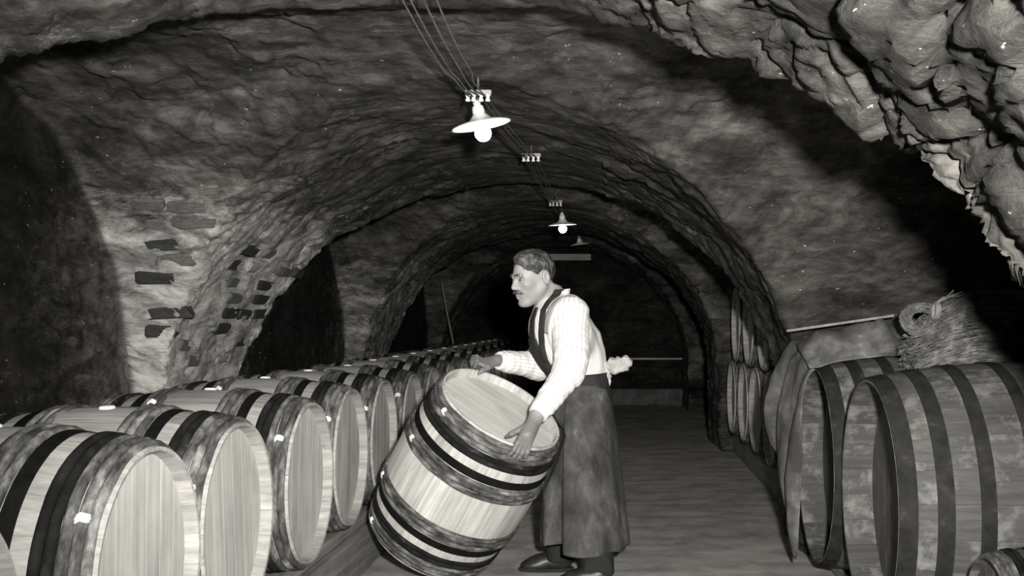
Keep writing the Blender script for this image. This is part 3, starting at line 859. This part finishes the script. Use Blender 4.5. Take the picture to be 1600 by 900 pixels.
def relax(V, Q, it=2, lam=.5):
    for _ in range(it):
        a = np.zeros_like(V); c = np.zeros(len(V))
        for i in range(4):
            for j in (1, 3):
                np.add.at(a, Q[:, i], V[Q[:, (i+j) % 4]]); np.add.at(c, Q[:, i], 1)
        V = V + lam*(a/np.maximum(c, 1)[:, None] - V)
    return V
def vnormals(V, Q):
    n = np.cross(V[Q[:, 2]]-V[Q[:, 0]], V[Q[:, 3]]-V[Q[:, 1]]); N = np.zeros_like(V)
    for i in range(4): np.add.at(N, Q[:, i], n)
    return N/(np.linalg.norm(N, axis=1)[:, None] + 1e-12)

def skin_mat():
    m = Mat('skin', .5, .35); n = m.noise(m.coord((1, 1, 1), rnd=False), 60, 4, .6); n2 = m.noise(m.coord((1, 1, 1), rnd=False), 14, 4, .6)
    c = m.ramp(n2, [(.3, .27), (.7, .37)]); t = m.attr('tan'); c = m.mix(c, .17, t)
    m.col(c).bump(n, .12, .002); return m.m
M['skin'] = skin_mat()
def shirt_mat():
    m = Mat('striped_shirt', .85, .2); s_ = m.attr('stripe')
    w_ = m.N.new('ShaderNodeMath'); w_.operation = 'FRACT'; mu = m.N.new('ShaderNodeMath'); mu.operation = 'MULTIPLY'; mu.inputs[1].default_value = 1/.019
    m.L(s_, mu.inputs[0]); m.L(mu.outputs[0], w_.inputs[0])
    c = m.ramp(w_.outputs[0], [(0, .83), (.40, .83), (.46, .5), (.58, .5), (.64, .83)])
    n = m.noise(m.coord((1, 1, 1), rnd=False), 40, 4, .6); m.col(c).bump(n, .08, .003); return m.m
M['shirt'] = shirt_mat()
M['trouser'] = mottle_mat('dark_trousers', [(.3, .010), (.7, .022)], 20, rough=.9, rnd=False)
M['apron'] = mottle_mat('worn_apron', [(.33, .025), (.5, .055), (.62, .09), (.76, .24)], 9, rough=.9, bump=.35, bd=.008, rnd=False, stretch=(1, 1, .7))
M['apron_dark'] = mottle_mat('apron_bib', [(.3, .018), (.7, .04)], 14, rough=.9, rnd=False)
M['tie'] = mottle_mat('dark_tie', [(.3, .012), (.7, .03)], 30, rough=.7, rnd=False)
M['suspender'] = mottle_mat('grey_suspender', [(.3, .28), (.7, .36)], 30, rnd=False)
M['leather'] = mottle_mat('black_leather', [(.3, .01), (.7, .03)], 20, rough=.42, bump=.25, spec=.4, rnd=False)
M['rag'] = mottle_mat('pale_rag', [(.3, .3), (.7, .5)], 12, rough=.9, rnd=False)
M['hair'] = mottle_mat('greying_hair', [(.32, .012), (.5, .045), (.64, .16), (.78, .36)], 1.0, rough=.6, bump=.9, bd=.01, stretch=(22, 60, 22), rnd=False)
M['eye'] = mottle_mat('eye_white', [(.3, .2), (.7, .26)], 20, rough=.2, bump=0)
M['iris'] = mottle_mat('iris', [(.3, .015), (.7, .03)], 20, rough=.2, bump=0)

def build_man():
    YM = 5.15
    base = np.array([-.16, YM, 0.0])
    R = thing('person', 'man in striped shirt, tie and long dark apron, stooping to tip a barrel', 'person', base)
    def put(name, V, Q, mat, parent=R, attrs=None):
        me = mesh(name, V - base, Q, True)
        for k_, a_ in (attrs or {}).items():
            at = me.attributes.new(k_, 'FLOAT', 'POINT'); at.data.foreach_set('value', a_.astype(np.float32))
        return link(name, me, mat, parent)
    # torso sections from the photograph: (py, left px, right px, half depth across the view)
    sec = []
    for py, xl, xr, hy in ((612, 872, 950, .16), (590, 864, 946, .165), (570, 846, 948, .178), (545, 831, 946, .195), (520, 826, 938, .203), (500, 827, 925, .2), (484, 832, 910, .178), (471, 838, 898, .13), (460, 844, 889, .085), (448, 850, 880, .062)):
        a, b = P(xl, py, YM), P(xr, py, YM); sec.append((a[2], (a[0]+b[0])/2, YM, (b[0]-a[0])/2, hy))
    sec_in = [(z, cx, cy, hx-.014, hy-.014) for z, cx, cy, hx, hy in sec]
    # joints
    Ls, Le, Lw = P(893, 490, 4.985), P(888, 582, 4.85), P(838, 651, 4.70)
    Rs, Re, Rw = P(864, 492, 5.32), P(842, 572, 5.37), P(777, 563, 5.165)
    # ---- head frame
    yaw, pit = math.radians(37), math.radians(12)
    f = np.array([-math.cos(yaw)*math.cos(pit), -math.sin(yaw)*math.cos(pit), -math.sin(pit)])
    l = np.cross([0, 0, 1.0], f); l /= np.linalg.norm(l); u = np.cross(f, l)
    RH = np.array([f, l, u]); hc = P(832, 434, 5.08)
    def hp(a, b, c): return hc + a*f + b*l + c*u
    # ---- body (skin)
    B_ = Field((-.80, 4.56, -.01), (.12, 5.52, 1.60), .004)
    B_.loft(sec_in, .03)
    neckb = P(868, 462, YM)
    B_.cone(neckb - np.array([0, 0, .03]), hp(-.035, 0, -.06), .066, .06, .03)
    hips = P(912, 622, YM)
    B_.ell(hips, (.13, .155, .12), k=.04)
    legs = []
    for s, hip, kn, an in ((-1, P(916, 640, 5.09), P(920, 760, 5.03), np.array([-.085, 4.90, .09])), (1, P(905, 640, 5.22), P(885, 765, 5.2), np.array([-.275, 5.215, .09]))):
        legs.append((hip, kn, an)); B_.chain([hip, kn, an], [.072, .05, .03], .03)
        B_.cone(an - [0, 0, .03], an + np.array([-.09, 0, -.058]), .022, .014, .02)
    for a, b, c in ((Ls, Le, Lw), (Rs, Re, Rw)):
        B_.chain([a, b, c], [.05, .041, .029], .03)
    # head
    B_.ell(hp(-.018, 0, .035), (.103, .078, .092), RH, .02)
    B_.ell(hp(.030, 0, -.025), (.066, .064, .10), RH, .03)
    for s in (-1, 1):
        B_.cone(hp(-.012, s*.050, -.045), hp(.055, s*.022, -.104), .025, .020, .022)
        B_.ell(hp(.058, s*.047, -.018), (.026, .02, .022), RH, .02)
        B_.cone(hp(.086, s*.044, .026), hp(.097, s*.012, .021), .008, .009, .012)
        B_.ell(hp(.093, s*.031, .006), (.016, .017, .0115), RH, .012, True)
        B_.cone(hp(.086, s*.042, -.001), hp(.091, s*.02, -.003), .0035, .004, .006)
        B_.ell(hp(-.022, s*.085, -.004), (.021, .012, .036), RH, .006)
        B_.ell(hp(-.017, s*.097, -.002), (.012, .008, .022), RH, .005, True)
        B_.ell(hp(.099, s*.011, -.034), (.010, .007, .0075), RH, .006)
        B_.cone(hp(.092, s*.026, -.063), hp(.099, s*.0, -.066), .0045, .007, .008)
        B_.cone(hp(.088, s*.024, -.077), hp(.096, s*.0, -.077), .005, .008, .008)
    B_.cone(hp(.092, 0, .016), hp(.113, 0, -.027), .008, .0115, .012)
    B_.cone(hp(.094, .022, -.0705), hp(.094, -.022, -.0705), .002, .002, .003, True)
    B_.ell(hp(.072, 0, -.108), (.026, .03, .02), RH, .02)
    # ---- near hand (his left) closed over the near rim
    rt = TC - BC; ax_ = ax
    Ro = .31
    def rim(px, py):
        tt = np.linspace(0, 2*math.pi, 721); rg = TC + Ro*(np.cos(tt)[:, None]*dn + np.sin(tt)[:, None]*sd)
        pr = np.stack([CX + F*rg[:, 0]/rg[:, 1], CY - F*(rg[:, 2]-H)/rg[:, 1]], 1)
        q = rg[((pr-np.array([px, py]))**2).sum(1).argmin()]; rr = (q-TC)/Ro
        return q, rr, np.cross(ax_, rr)
    q, rr, tg = rim(812, 695)
    if tg[0] < 0: tg = -tg
    K = q + rr*.016 + ax_*.028
    vdir = K - Lw
    B_.cone(Lw, K - vdir*.35, .029, .031, .02)
    for i in range(4):                               # palm = four metacarpals
        o_ = (i-1.5)*.0185
        B_.cone(Lw + vdir*.22 + tg*o_*.55, K + tg*o_ + rr*.002, .017, .0125, .012)
    for i, (ln_, sp) in enumerate(((.070, -.10), (.081, -.03), (.078, .04), (.060, .12))):
        o_ = (i-1.5)*.0195; b0_ = K + tg*o_ + rr*.003
        dd = -ax_ + tg*sp; dd /= np.linalg.norm(dd)
        p1 = b0_ + dd*ln_*.48 + rr*.012; p2 = p1 + dd*ln_*.34 - rr*.004; p3 = p2 + dd*ln_*.26 - rr*.010
        B_.chain([b0_, p1, p2, p3], [.0112, .0098, .0088, .0074], .004)
    tb0 = Lw + vdir*.45 - tg*.022 - rr*.01; B_.chain([tb0, q - tg*.045 - rr*.035 + ax_*.03, q - tg*.05 - rr*.05 + ax_*.002], [.015, .012, .009], .008)
    # ---- far hand (his right) laid over the far rim
    q2, r2, t2 = rim(754, 570)
    if t2[0] > 0: t2 = -t2
    K2 = q2 + ax_*.026 + r2*.004
    v2 = K2 - Rw
    for i in range(4):
        o_ = (i-1.5)*.018
        B_.cone(Rw + v2*.15 + r2*o_*.4, K2 + r2*o_*.9 + ax_*.004, .017, .0125, .012)
    for i, ln_ in enumerate((.066, .076, .072, .055)):
        o_ = (i-1.5)*.019; b0_ = K2 + r2*o_*.9 + ax_*.004
        p1 = b0_ + t2*ln_*.42 + r2*(.012 + .004*i); p2 = p1 + (r2*.7 - ax_*.6 + t2*.3)*ln_*.36; p3 = p2 + (-ax_*.95 - r2*.05)*ln_*.3
        B_.chain([b0_, p1, p2, p3], [.0112, .0098, .0088, .0074], .004)
    th0 = Rw + v2*.45 - r2*.02 - ax_*.004
    tp = q2 - r2*.042 + t2*.018 + ax_*.014
    B_.chain([th0, (th0+tp)/2 - r2*.006 + ax_*.006, tp, tp + t2*.012 - ax_*.016 - r2*.006], [.016, .0135, .0115, .0085], .008)
    V, Q = B_.mesh(); V = relax(V, Q, 1, .35)
    tan = np.maximum(sstep(.16, .10, np.minimum(np.linalg.norm(V-K, axis=1), np.linalg.norm(V-K2, axis=1))), .15*sstep(.02, .0, np.abs(V[:, 2]-0)))
    # stubble shade of jaw and lips
    hl = (V-hc) @ RH.T
    tan += (np.linalg.norm(hl, axis=1) < .2)*(.22*sstep(-.045, -.075, hl[:, 2]) + .5*sstep(.006, .003, np.abs(hl[:, 2]+.0705))*(np.abs(hl[:, 1]) < .024)*(hl[:, 0] > .07))
    body = put('body', V, Q, M['skin'], attrs={'tan': np.clip(tan, 0, 1)}); body['label'] = 'head, neck and bare hands'
    # eyes
    for s in (-1, 1):
        e = MB(); c = hp(.0795, s*.031, .005) - base
        vv, ff = [], []
        e.lathe([(.0115*math.sin(a), .0115*math.cos(a)) for a in np.linspace(0, math.pi, 9)], 14)
        e.v = [tuple(np.array(p_) + c) for p_ in e.v]
        eo = e.obj('eye', M['eye'], R)
        look = f + .1*u*0; ic = hp(.0795, s*.031, .005) + look*.0085 - base
        ir = MB(); ir.lathe([(.0072*math.sin(a), .0072*math.cos(a)) for a in np.linspace(0, math.pi, 7)], 12); ir.v = [tuple(np.array(p_)*.9 + ic) for p_ in ir.v]
        ir.obj('iris', M['iris'], eo)
    # hair, eyebrows, moustache
    Hf = Field(hc-.17, hc+.17, .0035)
    Hf.ell(hp(-.019, 0, .037), (.107, .0825, .0965), RH, .005)
    Hf.ell(hp(.015, .006, .100), (.07, .055, .034), RH, .02)
    hair_n = u - .62*f
    Hf.cut(-hair_n, -((hc + .010*u) @ (hair_n/np.linalg.norm(hair_n)) - .003))
    for s in (-1, 1): Hf.ell(hp(-.012, s*.088, -.008), (.034, .03, .042), RH, .006, True)
    Hf.ell(hp(.105, 0, .005), (.062, .074, .083), RH, .006, True)
    V, Q = Hf.mesh(); N = vnormals(V, Q); V = V + N*(.0022*noise(((V-hc) @ RH.T)*np.array([14, 60, 40])) + .0018*noise(((V-hc) @ RH.T)*np.array([25, 150, 90])))[:, None]
    put('hair', V, Q, M['hair'])['label'] = 'short greying hair'
    Mf = Field(hc-.16, hc+.16, .002)
    for s in (-1, 1): Mf.chain([hp(.109, s*.002, -.050), hp(.104, s*.016, -.052), hp(.089, s*.034, -.061)], [.0075, .0075, .0035], .006)
    V, Q = Mf.mesh(); N = vnormals(V, Q); V += N*(.0016*noise(V*260))[:, None]; put('moustache', V, Q, M['hair'])
    Ef = Field(hc-.16, hc+.16, .002)
    for s in (-1, 1): Ef.chain([hp(.086, s*.05, .024), hp(.095, s*.034, .03), hp(.1025, s*.012, .026)], [.003, .0042, .0042], .004)
    V, Q = Ef.mesh(); put('eyebrows', V, Q, M['hair'])
    # ---- shirt
    S_ = Field((-.80, 4.58, .80), (.12, 5.54, 1.42), .005)
    S_.loft(sec, .02)
    zw = P(900, 589, YM)[2]
    S_.cut((0.12, 0, -1), -zw/math.sqrt(1.0144) - .02)
    for a, b, c in ((Ls, Le, Lw), (Rs, Re, Rw)):
        ce = b + (c-b)*.93; cm = b + (c-b)*.8
        S_.cone(a, b, .083, .068, .06); S_.cone(b, cm, .07, .053, .03); S_.cone(cm, ce, .044, .042, .012)
        if a is Ls: S_.cone(a + np.array([.02, .02, -.12]), b + np.array([.035, .02, .06]), .075, .05, .05)
    S_.cut((0, 0, 1), P(0, 456, YM)[2])
    for b, c in ((Le, Lw), (Re, Rw)):
        d = (c-b)/np.linalg.norm(c-b); e = b + (c-b)*.965
        sl, x, y, z = S_.region(e-.09, e+.09)
        pl = ((x-e[0])*d[0] + (y-e[1])*d[1] + (z-e[2])*d[2])
        S_.D[sl] = np.maximum(S_.D[sl], pl.astype(np.float32))
    V, Q = S_.mesh(); V = relax(V, Q, 2); N = vnormals(V, Q)
    def around(V, a, b):
        t_ = (b-a)/np.linalg.norm(b-a); r1 = np.cross(t_, [0, 1, 0.0]); r1 /= np.linalg.norm(r1); r2_ = np.cross(t_, r1)
        w_ = V-a; return np.arctan2(w_ @ r1, w_ @ r2_)*.062, w_ @ t_
    def sdist(V, a, b):
        ab = b-a; t_ = np.clip(((V-a) @ ab)/(ab @ ab), 0, 1); return np.linalg.norm(V-a-t_[:, None]*ab, axis=1)
    ds = [sdist(V, Ls, Le), sdist(V, Le, Lw), sdist(V, Rs, Re), sdist(V, Re, Rw)]
    cxs = np.interp(V[:, 2], [q_[0] for q_ in sorted(sec)], [q_[1] for q_ in sorted(sec)])
    stripe = np.arctan2(V[:, 1]-YM, V[:, 0]-cxs)*.19
    mn = np.minimum.reduce(ds); which = np.argmin(np.stack(ds), 0); arm = mn < .092
    segs = [(Ls, Le), (Le, Lw), (Rs, Re), (Re, Rw)]; fold = np.zeros(len(V))
    for k_, (a, b) in enumerate(segs):
        s_, al = around(V, a, b); m_ = arm & (which == k_); stripe[m_] = s_[m_]
        fold[m_] = (.0045*noise(np.stack([al*34, s_*9, s_*0 + k_*5], 1)) + .003*noise(np.stack([al*16 + s_*22, s_*14, s_*0 + k_*3], 1)))[m_]
    fold[~arm] = (.008*noise(V*np.array([9, 9, 5]) + 3) + .005*noise((V + np.array([0, 0, 1])*V[:, :1]*.5)*np.array([22, 16, 9])))[~arm]
    V = V + N*fold[:, None]
    sh = put('shirt', V, Q, M['shirt'], attrs={'stripe': stripe}); sh['label'] = 'white shirt with thin stripes'
    for k_, (b, c) in enumerate(((Le, Lw), (Re, Rw))):     # cuffs
        d = (c-b)/np.linalg.norm(c-b); e = b + (c-b)*.965
        CF = Field(e-.1, e+.1, .004); CF.cone(e - d*.045, e, .047, .045, .001); CF.cut(d, e @ d); CF.cut(-d, -(e - d*.048) @ d)
        Vc, Qc = CF.mesh(); put('cuff', relax(Vc, Qc, 1), Qc, M['shirt'], attrs={'stripe': np.arctan2(Vc[:, 1]-e[1], Vc[:, 0]-e[0])*.05})
    # ribbon that follows the shirt
    def ribbon(name, pts, width, mat, off=.005, n=26, par=R, field=None, wdir=None):
        pts = np.array(pts, float); t = np.linspace(0, len(pts)-1, n); pp = np.stack([np.interp(t, np.arange(len(pts)), pts[:, i]) for i in range(3)], 1)
        for _ in range(3): pp[1:-1] = (pp[:-2] + 2*pp[1:-1] + pp[2:])/4
        c, g = (field or S_).snap(pp, off)
        tn = np.gradient(c, axis=0); tn /= np.linalg.norm(tn, axis=1)[:, None]+1e-9
        sdv = np.cross(tn, g); sdv /= np.linalg.norm(sdv, axis=1)[:, None]+1e-9
        wd = np.interp(np.linspace(0, 1, n), np.linspace(0, 1, len(width)), width) if hasattr(width, '__len__') else np.full(n, width)
        rows = []
        for w_, o_ in ((-1, 0), (-.5, .0015), (0, .002), (.5, .0015), (1, 0)): rows.append(c + sdv*(w_*wd/2)[:, None] + g*o_)
        V = np.stack(rows, 1).reshape(-1, 3); V, _ = (field or S_).snap(V, off); i = np.arange(n*5).reshape(n, 5)
        Qr = np.stack([i[:-1, :-1], i[1:, :-1], i[1:, 1:], i[:-1, 1:]], -1).reshape(-1, 4)
        o = put(name, V, Qr, mat, par); so = o.modifiers.new('thickness', 'SOLIDIFY'); so.thickness = .004; so.offset = 0
        return o
    YN = 5.0
    ribbon('suspender', [P(914, 476, 5.06), P(900, 464, 5.03), P(888, 467, 5.0), P(876, 480, 4.97), P(868, 496, 4.97), P(862, 520, 4.98)], .034, M['suspender'], .006)
    ribbon('apron_strap', [P(880, 445, 5.12), P(871, 455, 5.06), P(862, 480, 5.02), P(856, 505, 5.0), P(852, 530, 5.0), P(848, 570, 5.0)], .036, M['apron_dark'], .009)
    ribbon('necktie', [P(836, 478, 5.02), P(833, 495, 5.02), P(832, 515, 5.03), P(831, 545, 5.04)], [.022, .036, .05, .06], M['tie'], .008)
    # bib of the apron
    zt_, zb_ = P(0, 528, YM)[2], P(0, 592, YM)[2]; n1, n2 = 24, 26; W = []
    for i in range(n1):
        z = zb_ + (zt_-zb_)*i/(n1-1)
        ss = sorted(sec); cx = np.interp(z, [q_[0] for q_ in ss], [q_[1] for q_ in ss]); hx = np.interp(z, [q_[0] for q_ in ss], [q_[3] for q_ in ss]); hy = np.interp(z, [q_[0] for q_ in ss], [q_[4] for q_ in ss])
        for j in range(n2):
            a = math.pi + (-1.0 + 2.05*j/(n2-1))*(1 - .3*i/(n1-1)); W.append((cx + hx*math.cos(a), YM + hy*math.sin(a), z))
    Vb, _ = S_.snap(W, .007); i = np.arange(n1*n2).reshape(n1, n2)
    Qb = np.stack([i[:-1, :-1], i[1:, :-1], i[1:, 1:], i[:-1, 1:]], -1).reshape(-1, 4)
    o = put('apron_bib', Vb, Qb, M['apron_dark']); so = o.modifiers.new('thickness', 'SOLIDIFY'); so.thickness = .004; so.offset = 0
    # collar
    cn, cg = 40, 5; Vc = []
    for i in range(cn):
        a = 2*math.pi*i/cn; fr = .5 + .5*math.cos(a - math.pi)           # 1 at the throat
        for k_ in range(cg):
            t_ = k_/(cg-1)
            c0 = neckb + np.array([-.004 - .022*fr*0, 0, 0]) + np.array([-.01*(1-t_), 0, .012 - .028*fr])
            r_ = .066 + .004*(1-t_) + (.012*(1-t_)*fr)
            Vc.append((c0[0] + r_*1.12*math.cos(a), c0[1] + r_*math.sin(a), c0[2] - .02 + .042*t_ - (.02 if (k_ == 0 and .55 < fr < .96) else 0)))
    i = np.arange(cn*cg).reshape(cn, cg); ip = np.roll(i, -1, 0)
    Qc = np.stack([i[:, :-1], ip[:, :-1], ip[:, 1:], i[:, 1:]], -1).reshape(-1, 4)
    o = put('collar', np.array(Vc), Qc, M['shirt'], attrs={'stripe': np.zeros(len(Vc))}); so = o.modifiers.new('thickness', 'SOLIDIFY'); so.thickness = .004; so.offset = 0
    # ---- trousers
    T_ = Field((-.42, 4.86, .03), (.15, 5.42, 1.0), .007)
    T_.ell(hips + np.array([.005, 0, .02]), (.13, .155, .12), k=.03)
    for hip, kn, an in legs:
        T_.chain([hip, kn, an + np.array([.012, 0, -.03])], [.088, .084, .076], .03)
    T_.cut((0, 0, -1), -.052); T_.cut((0, 0, 1), P(0, 588, YM)[2])
    V, Q = T_.mesh(); V = relax(V, Q, 2); N = vnormals(V, Q); V += N*(.007*noise(V*np.array([12, 12, 8])))[:, None]
    put('trousers', V, Q, M['trouser'])
    # waistband
    W = []; nn = 64
    for k_, (py, g) in enumerate(((584, .006), (590, .011), (602, .012), (609, .008))):
        z = P(0, py, YM)[2]; ss = sorted(sec); cx, hx, hy = [np.interp(z, [q_[0] for q_ in ss], [q_[c_] for q_ in ss]) for c_ in (1, 3, 4)]
        for i in range(nn):
            a = 2*math.pi*i/nn; W.append((cx + (hx+g)*math.cos(a), YM + (hy+g)*math.sin(a), z + .008*math.cos(a)))
    i = np.arange(4*nn).reshape(4, nn); ip = np.roll(i, -1, 1)
    Qw = np.stack([i[:-1], ip[:-1], ip[1:], i[1:]], -1).reshape(-1, 4)
    o = put('waistband', np.array(W), Qw, M['apron_dark']); so = o.modifiers.new('thickness', 'SOLIDIFY'); so.thickness = .006; so.offset = 0
    # ---- apron skirt: one sheet wound round the hips, its outer edge on the near side
    secA = []
    for py, xl, xr, hy in ((599, 866, 950, .178), (630, 858, 955, .188), (680, 853, 962, .198), (740, 849, 969, .205), (800, 847, 974, .21), (846, 846, 978, .213)):
        a, b = P(xl, py, YM), P(xr, py, YM); secA.append((a[2], (a[0]+b[0])/2, (b[0]-a[0])/2, hy))
    secA = np.array(sorted(secA)); n1, n2 = 60, 130; W = []
    a0 = -2.02
    for i in range(n1):
        t_ = i/(n1-1)
        for j in range(n2):
            s_ = j/(n2-1); a = a0 + s_*(2*math.pi + .12)
            zlo = secA[0, 0] + (.03*sstep(.7, .95, s_)) + .006*math.sin(a*5)
            z = zlo + (secA[-1, 0]-zlo)*t_
            cx, hx, hy = [np.interp(z, secA[:, 0], secA[:, c_]) for c_ in (1, 2, 3)]
            sc_ = 1.0 - .2*sstep(.72, 1.0, s_)*(1-t_*.8)
            fo = (1-t_)*(.014*math.sin(a*4 + .7) + .008*math.sin(a*9 + 2*t_))
            W.append((cx + (hx*sc_+fo)*math.cos(a), YM - .085*(1-t_) + (hy*(1 + .18*(1-t_))*sc_+fo)*math.sin(a), z))
    W = np.array(W); W += (.006*noise(W*np.array([8, 8, 5])))[:, None]*np.array([.6, -1, 0])
    def clear(Wp, gap=.014):                           # cloth is pressed aside by the barrel it touches
        Wp = Wp.copy(); v_ = Wp - C_; t_ = v_ @ ax; rv = v_ - t_[:, None]*ax; r_ = np.linalg.norm(rv, axis=1)
        lim = SB*(rad(np.clip(t_/SB, -L1/2, L1/2), L1, RH1, RB1) + .016) + gap
        k_ = np.clip((lim - r_), 0, .2)*(np.abs(t_) < L1*SB/2 + .02)
        return Wp + rv/(r_[:, None] + 1e-9)*k_[:, None]
    W = clear(W)
    i = np.arange(n1*n2).reshape(n1, n2); Qa = np.stack([i[:-1, :-1], i[:-1, 1:], i[1:, 1:], i[1:, :-1]], -1).reshape(-1, 4)
    o = put('apron', W, Qa, M['apron']); so = o.modifiers.new('thickness', 'SOLIDIFY'); so.thickness = .005; so.offset = 0
    o['label'] = 'long stained dark work apron'
    # button and knotted rag at the back
    bt = MB().lathe([(0, .004), (.007, .004), (.0085, .001), (.008, -.003), (0, -.003)], 14, axis='X'); c = P(897, 585, 4.955)
    bt.v = [tuple(np.array((p_[1], -p_[0]-.0, p_[2])) + c - base) for p_ in bt.v]
    bt.obj('button', M['porcelain'], R)
    Rf = Field(P(930, 600, 5.15)-np.array([.05, .12, .05]), P(990, 550, 5.15)+np.array([.05, .12, .05]), .005)
    Rf.chain([P(943, 573, 5.13), P(957, 568, 5.12), P(977, 566, 5.1)], [.012, .026, .03], .01); Rf.chain([P(945, 577, 5.13), P(962, 577, 5.1), P(977, 576, 5.09)], [.01, .018, .014], .01)
    Rf.chain([P(943, 573, 5.13), P(950, 588, 5.12), P(952, 600, 5.12)], [.01, .012, .008], .01)
    V, Q = Rf.mesh(); N = vnormals(V, Q); V += N*(.012*noise(V*45))[:, None]; put('apron_knot', V, Q, M['rag'])['label'] = 'pale knotted cloth at the back of the waist'
    # ---- shoes
    for hip, kn, an in legs:
        Sf = Field(an + np.array([-.26, -.1, -.1]), an + np.array([.12, .1, .08]), .004)
        Sf.ell(an + np.array([.02, 0, -.035]), (.055, .04, .05), k=.03); Sf.ell(an + np.array([-.05, -.004, -.045]), (.085, .042, .042), k=.03); Sf.ell(an + np.array([-.12, -.008, -.062]), (.06, .046, .03), k=.03)
        Sf.cut((0, 0, -1), -.012)
        V, Q = Sf.mesh(); sh_ = put('shoe', relax(V, Q, 1), Q, M['leather'])
        Lf = Field(an + np.array([-.26, -.1, -.1]), an + np.array([.12, .1, .0]), .004)
        Lf.ell(an + np.array([.02, 0, -.08]), (.058, .043, .05), k=.02); Lf.ell(an + np.array([-.07, -.006, -.08]), (.122, .05, .05), k=.02); Lf.cut((0, 0, 1), .016); Lf.cut((0, 0, -1), -.001)
        V, Q = Lf.mesh(); put('sole', V, Q, M['trouser'], sh_)
build_man()
